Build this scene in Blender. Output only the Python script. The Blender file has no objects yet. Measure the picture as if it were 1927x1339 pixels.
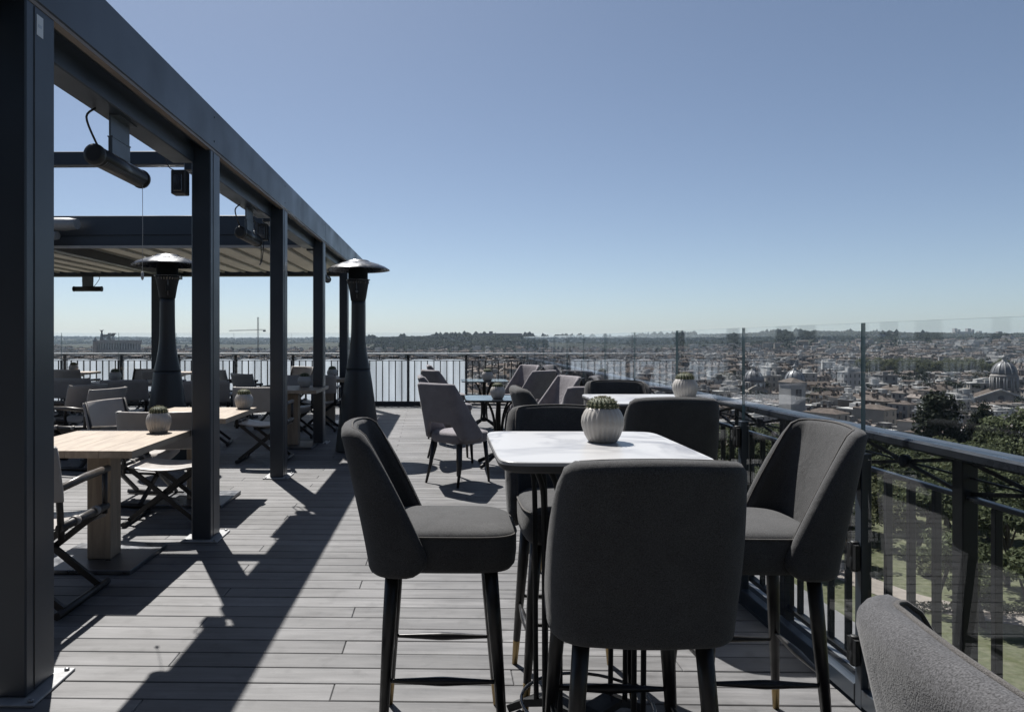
import bpy, math, random
from mathutils import Vector, Matrix
R = math.radians
rnd = random.Random(7)
scene = bpy.context.scene
COL = scene.collection

# ------------------------------------------------------------------ camera, sky, sun, exposure
cam_d = bpy.data.cameras.new("camera")
cam = bpy.data.objects.new("camera", cam_d); COL.objects.link(cam)
cam.location = (0, 0, 1.4)
cam.rotation_euler = (R(90), 0, R(1.2))
cam_d.sensor_width = 36.0
cam_d.lens = 36.0 * 1370 / 1927
cam_d.shift_x = 0.0823
cam_d.shift_y = -0.0153
cam_d.clip_start = 0.05
cam_d.clip_end = 30000
scene.camera = cam

SUN_EL = R(58.0)
SUN_DIR = Vector((-0.435 * math.cos(SUN_EL), 0.9 * math.cos(SUN_EL), math.sin(SUN_EL))).normalized()   # towards the sun
world = bpy.data.worlds.new("World"); scene.world = world
world.use_nodes = True
wn = world.node_tree.nodes; wl = world.node_tree.links
sky = wn.new("ShaderNodeTexSky"); sky.sky_type = 'NISHITA'; sky.sun_disc = False
sky.sun_elevation = SUN_EL
sky.sun_rotation = math.atan2(SUN_DIR.x, SUN_DIR.y)
sky.altitude = 2000; sky.air_density = 0.9; sky.dust_density = 4.0; sky.ozone_density = 3.0
bw = wn.new("ShaderNodeRGBToBW"); mixs = wn.new("ShaderNodeMix"); mixs.data_type = 'RGBA'; mixs.inputs["Factor"].default_value = 0.27   # milky spring air: a little less saturated
wl.new(sky.outputs[0], bw.inputs[0]); wl.new(sky.outputs[0], mixs.inputs["A"]); wl.new(bw.outputs[0], mixs.inputs["B"])
tint = wn.new("ShaderNodeMix"); tint.data_type = 'RGBA'; tint.blend_type = 'MULTIPLY'; tint.inputs["Factor"].default_value = 1.0; tint.inputs["B"].default_value = (0.955, 1.008, 1.02, 1)
wl.new(mixs.outputs["Result"], tint.inputs["A"]); wl.new(tint.outputs["Result"], wn["Background"].inputs[0])
wn["Background"].inputs[1].default_value = 0.0545
sun_d = bpy.data.lights.new("sun", 'SUN'); sun_d.energy = 5.0; sun_d.angle = R(0.5); sun_d.color = (1.0, 0.965, 0.92)
sun = bpy.data.objects.new("sun", sun_d); COL.objects.link(sun)
sun.rotation_euler = SUN_DIR.to_track_quat('Z', 'Y').to_euler()
scene.view_settings.view_transform = 'Standard'
scene.view_settings.look = 'None'
scene.view_settings.exposure = 1.0
scene.view_settings.gamma = 1.0
scene.render.engine = 'CYCLES'
scene.cycles.use_denoising = True
scene.cycles.max_bounces = 8
scene.cycles.transparent_max_bounces = 24
scene.cycles.volume_bounces = 0

# ------------------------------------------------------------------ mesh helpers
class MB:
    """collects vertices and faces of one mesh"""
    def __init__(s): s.v = []; s.f = []; s.m = []; s.sm = []
    def add(s, vs, fs, mi=0, smooth=False):
        o = len(s.v); s.v.extend([tuple(p) for p in vs])
        for f in fs:
            s.f.append(tuple(i + o for i in f)); s.m.append(mi); s.sm.append(smooth)
        return s
    def mesh(s, name):
        me = bpy.data.meshes.new(name)
        me.from_pydata(s.v, [], s.f); me.update()
        me.polygons.foreach_set("material_index", s.m)
        me.polygons.foreach_set("use_smooth", s.sm)
        return me

CUBE_F = [(0,3,2,1),(4,5,6,7),(0,1,5,4),(1,2,6,5),(2,3,7,6),(3,0,4,7)]
def box(mb, x0, x1, y0, y1, z0, z1, mi=0):
    return mb.add([(x0,y0,z0),(x1,y0,z0),(x1,y1,z0),(x0,y1,z0),(x0,y0,z1),(x1,y0,z1),(x1,y1,z1),(x0,y1,z1)], CUBE_F, mi)
def cbox(mb, x0, x1, y0, y1, z0, z1, c=0.004, mi=0):
    """box with chamfered edges"""
    vs = []; idx = {}
    X = (x0, x1); Y = (y0, y1); Z = (z0, z1)
    for i in (0,1):
        for j in (0,1):
            for k in (0,1):
                sx = c if i == 0 else -c; sy = c if j == 0 else -c; sz = c if k == 0 else -c
                idx[i,j,k,0] = len(vs); vs.append((X[i], Y[j]+sy, Z[k]+sz))
                idx[i,j,k,1] = len(vs); vs.append((X[i]+sx, Y[j], Z[k]+sz))
                idx[i,j,k,2] = len(vs); vs.append((X[i]+sx, Y[j]+sy, Z[k]))
    fs = []
    for a in (0,1):
        q = [(0,0),(1,0),(1,1),(0,1)]
        f0 = [idx[a,j,k,0] for j,k in q]; f1 = [idx[j,a,k,1] for k,j in q]; f2 = [idx[j,k,a,2] for j,k in q]
        for f in (f0, f1, f2): fs.append(f if a == 1 else f[::-1])
    for a in (0,1):
        for b in (0,1):
            for (ax, f) in (('x', 0), ('y', 1), ('z', 2)):
                if f == 2: e = [idx[a,b,0,0], idx[a,b,1,0], idx[a,b,1,1], idx[a,b,0,1]]; par = a ^ b
                elif f == 1: e = [idx[a,0,b,2], idx[a,1,b,2], idx[a,1,b,0], idx[a,0,b,0]]; par = a ^ b
                else: e = [idx[0,a,b,1], idx[1,a,b,1], idx[1,a,b,2], idx[0,a,b,2]]; par = a ^ b
                fs.append(e if par else e[::-1])
    for i in (0,1):
        for j in (0,1):
            for k in (0,1):
                t = [idx[i,j,k,0], idx[i,j,k,1], idx[i,j,k,2]]
                fs.append(t if (i + j + k) % 2 == 1 else t[::-1])
    return mb.add(vs, fs, mi)
def frame_for(d):
    d = d.normalized()
    a = Vector((0,0,1)) if abs(d.z) < 0.95 else Vector((1,0,0))
    u = d.cross(a).normalized(); return u, d.cross(u).normalized()
def tube(mb, pts, rad, n=8, mi=0, caps=True, smooth=True, flat=1.0):
    pts = [Vector(p) for p in pts]
    if not isinstance(rad, (list, tuple)): rad = [rad] * len(pts)
    rings = []; vs = []; u = None
    for i, p in enumerate(pts):
        d = (pts[min(i+1, len(pts)-1)] - pts[max(i-1, 0)])
        if d.length < 1e-9: d = Vector((0,0,1))
        d.normalize()
        if u is None: u, w = frame_for(d)
        else:
            u = (u - d * u.dot(d))
            if u.length < 1e-6: u, w = frame_for(d)
            u.normalize(); w = d.cross(u).normalized()
        for k in range(n):
            a = 2 * math.pi * k / n
            vs.append(p + (u * math.cos(a) + w * (math.sin(a) * flat)) * rad[i])
    fs = []
    for i in range(len(pts) - 1):
        for k in range(n):
            fs.append((i*n+k, i*n+(k+1)%n, (i+1)*n+(k+1)%n, (i+1)*n+k))
    mb.add(vs, fs, mi, smooth)
    if caps:
        o = len(mb.v) - len(vs)
        mb.f.append(tuple(o + k for k in range(n))[::-1]); mb.m.append(mi); mb.sm.append(False)
        e = o + (len(pts)-1) * n
        mb.f.append(tuple(e + k for k in range(n))); mb.m.append(mi); mb.sm.append(False)
    return mb
def bar(mb, a, b, w, h, mi=0):
    """rectangular bar from a to b; w is the horizontal, h the other width"""
    a = Vector(a); b = Vector(b); d = (b - a).normalized()
    up = Vector((0,0,1)) if abs(d.z) < 0.95 else Vector((0,1,0))
    u = d.cross(up).normalized() * (w / 2); t = u.cross(d).normalized() * (h / 2)
    vs = [a-u-t, a+u-t, a+u+t, a-u+t, b-u-t, b+u-t, b+u+t, b-u+t]
    return mb.add(vs, [(0,1,2,3),(7,6,5,4),(1,0,4,5),(2,1,5,6),(3,2,6,7),(0,3,7,4)], mi)
def lathe(mb, prof, n=24, c=(0,0,0), mi=0, smooth=True, rib=0, ribs=0, squeeze=(1,1)):
    vs = []; fs = []
    for (r, z) in prof:
        for k in range(n):
            a = 2*math.pi*k/n
            rr = r * (1 + rib * (abs(math.cos(a*ribs/2)) - 0.5)) if ribs else r
            vs.append((c[0]+rr*math.cos(a)*squeeze[0], c[1]+rr*math.sin(a)*squeeze[1], c[2]+z))
    for i in range(len(prof)-1):
        for k in range(n):
            fs.append((i*n+k, i*n+(k+1)%n, (i+1)*n+(k+1)%n, (i+1)*n+k))
    if prof[0][0] > 1e-4: fs.append(tuple(range(n))[::-1])
    if prof[-1][0] > 1e-4: fs.append(tuple((len(prof)-1)*n + k for k in range(n)))
    return mb.add(vs, fs, mi, smooth)
def sheet(mb, P, th, mi=0, nr=4, trace=None):
    """thick sheet with a rounded rim around grid P[i][j]; returns rim points at trace angle"""
    nu = len(P); nv = len(P[0])
    P = [[Vector(p) for p in row] for row in P]
    N = [[None]*nv for _ in range(nu)]
    for i in range(nu):
        for j in range(nv):
            du = P[min(i+1,nu-1)][j] - P[max(i-1,0)][j]; dv = P[i][min(j+1,nv-1)] - P[i][max(j-1,0)]
            n_ = du.cross(dv)
            N[i][j] = n_.normalized() if n_.length > 1e-10 else Vector((0,0,1))
    h = th/2
    vs = []; fs = []
    A = lambda i, j: i*nv + j
    B = lambda i, j: nu*nv + i*nv + j
    for s in (1, -1):
        for i in range(nu):
            for j in range(nv): vs.append(P[i][j] + N[i][j]*h*s)
    for i in range(nu-1):
        for j in range(nv-1):
            fs.append((A(i,j), A(i+1,j), A(i+1,j+1), A(i,j+1)))
            fs.append((B(i,j), B(i,j+1), B(i+1,j+1), B(i+1,j)))
    loop = [(i,0) for i in range(nu)] + [(nu-1,j) for j in range(1,nv)] + [(i,nv-1) for i in range(nu-2,-1,-1)] + [(0,j) for j in range(nv-2,0,-1)]
    L = len(loop); ring = []; tr = []
    for k, (i, j) in enumerate(loop):
        p0 = P[loop[k-1][0]][loop[k-1][1]]; p1 = P[loop[(k+1)%L][0]][loop[(k+1)%L][1]]
        t = (p1 - p0); n_ = N[i][j]
        b = t.cross(n_); b = b.normalized() if b.length > 1e-10 else Vector((0,0,1))
        row = [A(i,j)]
        for q in range(1, nr):
            a = math.pi*q/nr
            row.append(len(vs)); vs.append(P[i][j] + (n_*math.cos(a) + b*math.sin(a))*h)
        row.append(B(i,j)); ring.append(row)
        if trace is not None:
            tr.append(P[i][j] + (n_*math.cos(trace) + b*math.sin(trace))*h*1.03)
    for k in range(L):
        r0 = ring[k]; r1 = ring[(k+1)%L]
        for q in range(nr): fs.append((r0[q], r0[q+1], r1[q+1], r1[q]))
    mb.add(vs, fs, mi, True)
    return tr
def sup(a, n):
    c = math.cos(a); s = math.sin(a)
    return math.copysign(abs(c)**(2/n), c), math.copysign(abs(s)**(2/n), s)
def loft(mb, secs, n=40, ex=5, mi=0, smooth=True):
    """closed stack of rounded-rectangle sections (cx, cy, z, half_w, half_d)"""
    vs = []; fs = []
    for (cx, cy, z, a, b) in secs:
        for k in range(n):
            c, s = sup(2*math.pi*k/n, ex); vs.append((cx+a*c, cy+b*s, z))
    for i in range(len(secs)-1):
        for k in range(n): fs.append((i*n+k, i*n+(k+1)%n, (i+1)*n+(k+1)%n, (i+1)*n+k))
    fs.append(tuple(range(n))[::-1]); fs.append(tuple((len(secs)-1)*n+k for k in range(n)))
    return mb.add(vs, fs, mi, smooth)

# ------------------------------------------------------------------ object helpers
def link(name, me, mats, parent=None):
    if isinstance(me, MB): me = me.mesh(name)
    if not isinstance(mats, (list, tuple)): mats = [mats]
    if len(me.materials) == 0:
        for m in mats: me.materials.append(m)
    o = bpy.data.objects.new(name, me); COL.objects.link(o)
    if parent is not None: o.parent = parent
    return o
def tag(o, label=None, cat=None, group=None, kind=None):
    if label: o["label"] = label
    if cat: o["category"] = cat
    if group: o["group"] = group
    if kind: o["kind"] = kind
    return o
def thing(name, label, cat, loc=(0,0,0), rz=0, group=None):
    o = bpy.data.objects.new(name, None); COL.objects.link(o)
    o.empty_display_size = 0.1
    o.location = loc; o.rotation_euler = (0, 0, R(rz))
    return tag(o, label, cat, group)
def dup(root, loc, rz=0, label=None, scale=None):
    r = root.copy(); COL.objects.link(r); r.location = loc; r.rotation_euler = (0, 0, R(rz))
    if label: r["label"] = label
    if scale: r.scale = scale
    for ch in list(root.children):
        c = ch.copy(); COL.objects.link(c); c.parent = r
        for g in list(ch.children):
            d = g.copy(); COL.objects.link(d); d.parent = c
    return r
def struct(name, mb, mat, label=None):
    o = link(name, mb, mat); o["kind"] = "structure"
    if label: o["label"] = label
    return o

# ------------------------------------------------------------------ materials
def new_mat(name):
    m = bpy.data.materials.new(name); m.use_nodes = True
    nt = m.node_tree; return m, nt, nt.nodes["Principled BSDF"]
def pmat(name, col, rough=0.5, metal=0.0, var=0.12, scale=6.0, bump=0.0, bscale=80.0, stretch=(1,1,1), objvar=0.0, sheen=0.0, spec=0.5, rvar=0.08, detail=5.0):
    m, nt, b = new_mat(name); N = nt.nodes; L = nt.links
    tc = N.new("ShaderNodeTexCoord"); mp = N.new("ShaderNodeMapping"); mp.inputs["Scale"].default_value = stretch
    L.new(tc.outputs["Object"], mp.inputs["Vector"])
    vec = mp.outputs[0]
    oi = N.new("ShaderNodeObjectInfo")
    ad = N.new("ShaderNodeVectorMath"); ad.operation = 'MULTIPLY_ADD'
    L.new(oi.outputs["Random"], ad.inputs[0]); ad.inputs[1].default_value = (37, 23, 51); L.new(vec, ad.inputs[2])
    nz = N.new("ShaderNodeTexNoise"); nz.inputs["Scale"].default_value = scale; nz.inputs["Detail"].default_value = detail
    L.new(ad.outputs[0], nz.inputs["Vector"])
    mr = N.new("ShaderNodeMapRange"); mr.inputs["From Min"].default_value = 0.25; mr.inputs["From Max"].default_value = 0.75
    mr.inputs["To Min"].default_value = 1 - var; mr.inputs["To Max"].default_value = 1 + var
    L.new(nz.outputs["Fac"], mr.inputs["Value"])
    fac = mr.outputs[0]
    if objvar:
        m2 = N.new("ShaderNodeMapRange"); m2.inputs["To Min"].default_value = 1 - objvar; m2.inputs["To Max"].default_value = 1 + objvar
        L.new(oi.outputs["Random"], m2.inputs["Value"])
        mu = N.new("ShaderNodeMath"); mu.operation = 'MULTIPLY'; L.new(fac, mu.inputs[0]); L.new(m2.outputs[0], mu.inputs[1]); fac = mu.outputs[0]
    vm = N.new("ShaderNodeVectorMath"); vm.operation = 'SCALE'; vm.inputs[0].default_value = col[:3]
    L.new(fac, vm.inputs["Scale"]); L.new(vm.outputs[0], b.inputs["Base Color"])
    b.inputs["Roughness"].default_value = rough; b.inputs["Metallic"].default_value = metal
    b.inputs["Specular IOR Level"].default_value = spec
    if rvar:
        m3 = N.new("ShaderNodeMapRange"); m3.inputs["From Min"].default_value = 0.3; m3.inputs["From Max"].default_value = 0.7
        m3.inputs["To Min"].default_value = max(0, rough - rvar); m3.inputs["To Max"].default_value = min(1, rough + rvar)
        L.new(nz.outputs["Fac"], m3.inputs["Value"]); L.new(m3.outputs[0], b.inputs["Roughness"])
    if sheen:
        b.inputs["Sheen Weight"].default_value = sheen; b.inputs["Sheen Roughness"].default_value = 0.4
    if bump:
        n2 = N.new("ShaderNodeTexNoise"); n2.inputs["Scale"].default_value = bscale; n2.inputs["Detail"].default_value = 3
        L.new(ad.outputs[0], n2.inputs["Vector"])
        bp = N.new("ShaderNodeBump"); bp.inputs["Strength"].default_value = bump; bp.inputs["Distance"].default_value = 0.003
        L.new(n2.outputs["Fac"], bp.inputs["Height"]); L.new(bp.outputs[0], b.inputs["Normal"])
    return m
def fabric(name, col, weave=900.0, sheen=0.3):
    """woven wool: fine speckle and weave relief"""
    m, nt, b = new_mat(name); N = nt.nodes; L = nt.links
    tc = N.new("ShaderNodeTexCoord")
    n1 = N.new("ShaderNodeTexNoise"); n1.inputs["Scale"].default_value = weave; n1.inputs["Detail"].default_value = 2
    n2 = N.new("ShaderNodeTexNoise"); n2.inputs["Scale"].default_value = 9; n2.inputs["Detail"].default_value = 4
    L.new(tc.outputs["Object"], n1.inputs["Vector"]); L.new(tc.outputs["Object"], n2.inputs["Vector"])
    r1 = N.new("ShaderNodeMapRange"); r1.inputs["From Min"].default_value = 0.3; r1.inputs["From Max"].default_value = 0.7
    r1.inputs["To Min"].default_value = 0.45; r1.inputs["To Max"].default_value = 1.6
    L.new(n1.outputs["Fac"], r1.inputs["Value"])
    r2 = N.new("ShaderNodeMapRange"); r2.inputs["From Min"].default_value = 0.3; r2.inputs["From Max"].default_value = 0.7
    r2.inputs["To Min"].default_value = 0.88; r2.inputs["To Max"].default_value = 1.12
    L.new(n2.outputs["Fac"], r2.inputs["Value"])
    mu = N.new("ShaderNodeMath"); mu.operation = 'MULTIPLY'; L.new(r1.outputs[0], mu.inputs[0]); L.new(r2.outputs[0], mu.inputs[1])
    vm = N.new("ShaderNodeVectorMath"); vm.operation = 'SCALE'; vm.inputs[0].default_value = col
    L.new(mu.outputs[0], vm.inputs["Scale"]); L.new(vm.outputs[0], b.inputs["Base Color"])
    b.inputs["Roughness"].default_value = 0.9; b.inputs["Specular IOR Level"].default_value = 0.2
    b.inputs["Sheen Weight"].default_value = sheen; b.inputs["Sheen Roughness"].default_value = 0.5
    n3 = N.new("ShaderNodeTexNoise"); n3.inputs["Scale"].default_value = 7; n3.inputs["Detail"].default_value = 3; n3.inputs["Distortion"].default_value = 1.2; L.new(tc.outputs["Object"], n3.inputs["Vector"])
    b0 = N.new("ShaderNodeBump"); b0.inputs["Strength"].default_value = 0.24; b0.inputs["Distance"].default_value = 0.02; L.new(n3.outputs["Fac"], b0.inputs["Height"])
    bp = N.new("ShaderNodeBump"); bp.inputs["Strength"].default_value = 0.5; bp.inputs["Distance"].default_value = 0.0018
    L.new(n1.outputs["Fac"], bp.inputs["Height"]); L.new(b0.outputs[0], bp.inputs["Normal"]); L.new(bp.outputs[0], b.inputs["Normal"])
    return m
M = {}
M['frame'] = pmat("slate_aluminium", (0.017, 0.025, 0.036), 0.38, 0.0, 0.16, 2.2, 0.05, 300, spec=0.6)
M['frame_dark'] = pmat("dark_groove", (0.006, 0.007, 0.008), 0.6)
M['iron'] = pmat("black_iron", (0.008, 0.009, 0.010), 0.5, 0.0, 0.15, 20, 0.1, 200, spec=0.3)
M['rail'] = pmat("painted_rail", (0.045, 0.05, 0.058), 0.32, 0.3, 0.12, 14)
M['rail_white'] = pmat("pale_handrail", (0.42, 0.43, 0.43), 0.4, 0.1, 0.08, 6)
M['plate'] = pmat("steel_plate", (0.25, 0.255, 0.26), 0.5, 0.2, 0.12, 30)
M['baseplate'] = pmat("dark_base_plate", (0.16, 0.165, 0.175), 0.34, 0.85, 0.2, 12)
M['stool'] = fabric("charcoal_wool", (0.046, 0.0465, 0.048), 520, 0.08)
M['stool_light'] = fabric("grey_wool", (0.050, 0.050, 0.053), 520, 0.12)
M['piping'] = fabric("piping_cord", (0.06, 0.057, 0.055), 900, 0.1)
M['leg'] = pmat("black_lacquer_wood", (0.007, 0.0065, 0.0065), 0.36, 0.0, 0.2, 30)
M['brass'] = pmat("brass", (0.36, 0.26, 0.12), 0.38, 0.8, 0.15, 40)
M['lilac'] = fabric("mauve_velvet", (0.155, 0.145, 0.157), 500, 0.2)
M['bandedge'] = pmat('dark_edge_band', (0.03, 0.031, 0.033), 0.4)
M['leather'] = pmat("taupe_leather", (0.27, 0.25, 0.235), 0.40, 0, 0.08, 10, 0.25, 220)
M['chairwood'] = pmat("dark_wood", (0.013, 0.0115, 0.011), 0.45, 0, 0.3, 14, 0.1, 150, (1, 6, 6))
M['armwood'] = pmat("worn_arm_wood", (0.055, 0.047, 0.04), 0.40, 0, 0.35, 18)
M['strap'] = pmat("strap_leather", (0.17, 0.16, 0.15), 0.5)
M['pot'] = pmat("glazed_ceramic", (0.34, 0.325, 0.305), 0.35, 0, 0.12, 18, 0.1, 60)
M['cactus'] = pmat("cactus_green", (0.04, 0.052, 0.022), 0.7, 0, 0.35, 40)
M['spine'] = pmat("cactus_spine", (0.50, 0.48, 0.37), 0.6)
M['soil'] = pmat("soil", (0.05, 0.04, 0.03), 0.95, 0, 0.4, 60)
M['heater'] = pmat("graphite_steel", (0.018, 0.019, 0.020), 0.45, 0.1, 0.12, 8, 0.04, 200)
M['mesh_black'] = pmat("burner_mesh", (0.006, 0.006, 0.0065), 0.6, 0.1)
M['alu'] = pmat("brushed_aluminium", (0.125, 0.127, 0.13), 0.27, 1.0, 0.08, 12, 0.05, 300)
M['grill'] = pmat("steel_grill", (0.20, 0.205, 0.21), 0.4, 0.7)
M['black_plastic'] = pmat("black_plastic", (0.006, 0.006, 0.0065), 0.35)
M['bracket'] = pmat("bracket_steel", (0.10, 0.115, 0.13), 0.4, 0.4, 0.15, 20)
M['label'] = pmat("sticker_paper", (0.55, 0.58, 0.62), 0.6)
M['print'] = pmat("sticker_print", (0.40, 0.46, 0.55), 0.6)
M['canvas'] = pmat("beige_canvas", (0.42, 0.38, 0.32), 0.8, 0, 0.08, 5, 0.1, 60)
def canvas_mat():
    m, nt, b = new_mat("beige_canvas"); N = nt.nodes; L = nt.links
    tc = N.new("ShaderNodeTexCoord"); nz = N.new("ShaderNodeTexNoise"); nz.inputs["Scale"].default_value = 4; L.new(tc.outputs["Object"], nz.inputs["Vector"])
    cr = N.new("ShaderNodeValToRGB"); cr.color_ramp.elements[0].color = (0.33, 0.315, 0.285, 1); cr.color_ramp.elements[1].color = (0.40, 0.385, 0.35, 1); L.new(nz.outputs["Fac"], cr.inputs[0])
    L.new(cr.outputs[0], b.inputs["Base Color"]); b.inputs["Roughness"].default_value = 0.8
    tl = N.new("ShaderNodeBsdfTranslucent"); L.new(cr.outputs[0], tl.inputs[0]); mx = N.new("ShaderNodeMixShader"); mx.inputs[0].default_value = 0.5
    L.new(b.outputs[0], mx.inputs[1]); L.new(tl.outputs[0], mx.inputs[2]); L.new(mx.outputs[0], N["Material Output"].inputs["Surface"]); return m
M['canvas'] = canvas_mat()
M['canvas_rib'] = pmat("canvas_rib", (0.32, 0.31, 0.29), 0.6)
M['darkglass'] = pmat("smoked_table_top", (0.022, 0.027, 0.034), 0.12, 0.0, 0.1, 6, spec=0.8)
M['cream_cord'] = pmat("pull_cord", (0.35, 0.355, 0.365), 0.6)

def wood_mat(name, c1, c2, axis_scale, rough=0.5):
    m, nt, b = new_mat(name); N = nt.nodes; L = nt.links
    tc = N.new("ShaderNodeTexCoord"); mp = N.new("ShaderNodeMapping"); mp.inputs["Scale"].default_value = axis_scale
    oi = N.new("ShaderNodeObjectInfo"); ad = N.new("ShaderNodeVectorMath"); ad.operation = 'MULTIPLY_ADD'
    L.new(tc.outputs["Object"], mp.inputs["Vector"]); L.new(oi.outputs["Random"], ad.inputs[0]); ad.inputs[1].default_value = (11, 31, 17)
    L.new(mp.outputs[0], ad.inputs[2])
    nz = N.new("ShaderNodeTexNoise"); nz.inputs["Scale"].default_value = 3.0; nz.inputs["Detail"].default_value = 8; nz.inputs["Distortion"].default_value = 0.6
    L.new(ad.outputs[0], nz.inputs["Vector"])
    cr = N.new("ShaderNodeValToRGB"); cr.color_ramp.elements[0].position = 0.32; cr.color_ramp.elements[1].position = 0.68
    cr.color_ramp.elements[0].color = (*c1, 1); cr.color_ramp.elements[1].color = (*c2, 1)
    L.new(nz.outputs["Fac"], cr.inputs[0]); L.new(cr.outputs[0], b.inputs["Base Color"])
    b.inputs["Roughness"].default_value = rough
    bp = N.new("ShaderNodeBump"); bp.inputs["Strength"].default_value = 0.15; bp.inputs["Distance"].default_value = 0.002
    L.new(nz.outputs["Fac"], bp.inputs["Height"]); L.new(bp.outputs[0], b.inputs["Normal"])
    return m
M['oak'] = wood_mat("pale_oak", (0.20, 0.155, 0.115), (0.30, 0.245, 0.185), (9, 1.2, 9), 0.5)

def deck_mat():
    m, nt, b = new_mat("grey_composite_deck"); N = nt.nodes; L = nt.links
    ge = N.new("ShaderNodeNewGeometry"); mp = N.new("ShaderNodeMapping"); mp.inputs["Scale"].default_value = (1.6, 22, 22)
    oi = N.new("ShaderNodeObjectInfo"); ad = N.new("ShaderNodeVectorMath"); ad.operation = 'MULTIPLY_ADD'
    L.new(ge.outputs["Position"], mp.inputs["Vector"]); L.new(oi.outputs["Random"], ad.inputs[0]); ad.inputs[1].default_value = (19, 7, 3)
    L.new(mp.outputs[0], ad.inputs[2])
    n1 = N.new("ShaderNodeTexNoise"); n1.inputs["Scale"].default_value = 1.0; n1.inputs["Detail"].default_value = 6; n1.inputs["Roughness"].default_value = 0.65
    L.new(ad.outputs[0], n1.inputs["Vector"])
    n2 = N.new("ShaderNodeTexNoise"); n2.inputs["Scale"].default_value = 1.7; n2.inputs["Detail"].default_value = 5
    L.new(ge.outputs["Position"], n2.inputs["Vector"])
    def mrng(src, lo, hi, f0=0.3, f1=0.7):
        r = N.new("ShaderNodeMapRange"); r.inputs["From Min"].default_value = f0; r.inputs["From Max"].default_value = f1
        r.inputs["To Min"].default_value = lo; r.inputs["To Max"].default_value = hi; L.new(src, r.inputs["Value"]); return r.outputs[0]
    def mul(a, c):
        q = N.new("ShaderNodeMath"); q.operation = 'MULTIPLY'; L.new(a, q.inputs[0]); L.new(c, q.inputs[1]); return q.outputs[0]
    sm_ = N.new("ShaderNodeMath"); sm_.operation = 'ADD'; L.new(oi.outputs["Random"], sm_.inputs[0]); L.new(ge.outputs["Random Per Island"], sm_.inputs[1])
    frc = N.new("ShaderNodeMath"); frc.operation = 'FRACT'; L.new(sm_.outputs[0], frc.inputs[0])
    f = mul(mul(mrng(n1.outputs["Fac"], 0.66, 1.34), mrng(n2.outputs["Fac"], 0.85, 1.15)), mrng(frc.outputs[0], 0.80, 1.20, 0, 1))
    # small dried water marks and dirt specks
    n3 = N.new("ShaderNodeTexNoise"); n3.inputs["Scale"].default_value = 9.0; n3.inputs["Detail"].default_value = 4; L.new(ge.outputs["Position"], n3.inputs["Vector"])
    f = mul(f, mrng(n3.outputs["Fac"], 1.0, 0.76, 0.56, 0.70))
    mp4 = N.new("ShaderNodeMapping"); mp4.inputs["Scale"].default_value = (0.9, 3.2, 1); mp4.inputs["Rotation"].default_value = (0, 0, 0.2); L.new(ge.outputs["Position"], mp4.inputs["Vector"])
    n4 = N.new("ShaderNodeTexNoise"); n4.inputs["Scale"].default_value = 2.3; n4.inputs["Detail"].default_value = 7; n4.inputs["Roughness"].default_value = 0.7; L.new(mp4.outputs[0], n4.inputs["Vector"])
    f = mul(f, mrng(n4.outputs["Fac"], 0.84, 1.16, 0.35, 0.65))
    vm = N.new("ShaderNodeVectorMath"); vm.operation = 'SCALE'; vm.inputs[0].default_value = (0.0865, 0.086, 0.0875)
    L.new(f, vm.inputs["Scale"]); L.new(vm.outputs[0], b.inputs["Base Color"])
    L.new(mrng(n1.outputs["Fac"], 0.48, 0.66), b.inputs["Roughness"]); b.inputs["Specular IOR Level"].default_value = 0.4
    bp = N.new("ShaderNodeBump"); bp.inputs["Strength"].default_value = 0.6; bp.inputs["Distance"].default_value = 0.0025
    L.new(n1.outputs["Fac"], bp.inputs["Height"]); L.new(bp.outputs[0], b.inputs["Normal"])
    return m
M['deck'] = deck_mat()
M['gap'] = pmat("gap_shadow_layer", (0.012, 0.012, 0.012), 0.9)

def marble():
    m, nt, b = new_mat("white_marble"); N = nt.nodes; L = nt.links
    tc = N.new("ShaderNodeTexCoord")
    n0 = N.new("ShaderNodeTexNoise"); n0.inputs["Scale"].default_value = 2.2; n0.inputs["Detail"].default_value = 6; n0.inputs["Distortion"].default_value = 1.4
    L.new(tc.outputs["Object"], n0.inputs["Vector"])
    a = N.new("ShaderNodeMath"); a.operation = 'SUBTRACT'; a.inputs[1].default_value = 0.5; L.new(n0.outputs["Fac"], a.inputs[0])
    ab = N.new("ShaderNodeMath"); ab.operation = 'ABSOLUTE'; L.new(a.outputs[0], ab.inputs[0])
    cr = N.new("ShaderNodeValToRGB"); cr.color_ramp.elements[0].position = 0.0; cr.color_ramp.elements[1].position = 0.05
    cr.color_ramp.elements[0].color = (0.19, 0.19, 0.20, 1); cr.color_ramp.elements[1].color = (0.36, 0.36, 0.36, 1)
    L.new(ab.outputs[0], cr.inputs[0])
    n1 = N.new("ShaderNodeTexNoise"); n1.inputs["Scale"].default_value = 1.1; n1.inputs["Detail"].default_value = 2; L.new(tc.outputs["Object"], n1.inputs["Vector"])
    r = N.new("ShaderNodeMapRange"); r.inputs["From Min"].default_value = 0.35; r.inputs["From Max"].default_value = 0.55; L.new(n1.outputs["Fac"], r.inputs["Value"])
    mx = N.new("ShaderNodeMix"); mx.data_type = 'RGBA'; L.new(r.outputs[0], mx.inputs["Factor"])
    L.new(cr.outputs[0], mx.inputs["B"]); mx.inputs["A"].default_value = (0.352, 0.352, 0.353, 1)
    L.new(mx.outputs["Result"], b.inputs["Base Color"]); b.inputs["Roughness"].default_value = 0.32
    return m
M['marble'] = marble()

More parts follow.
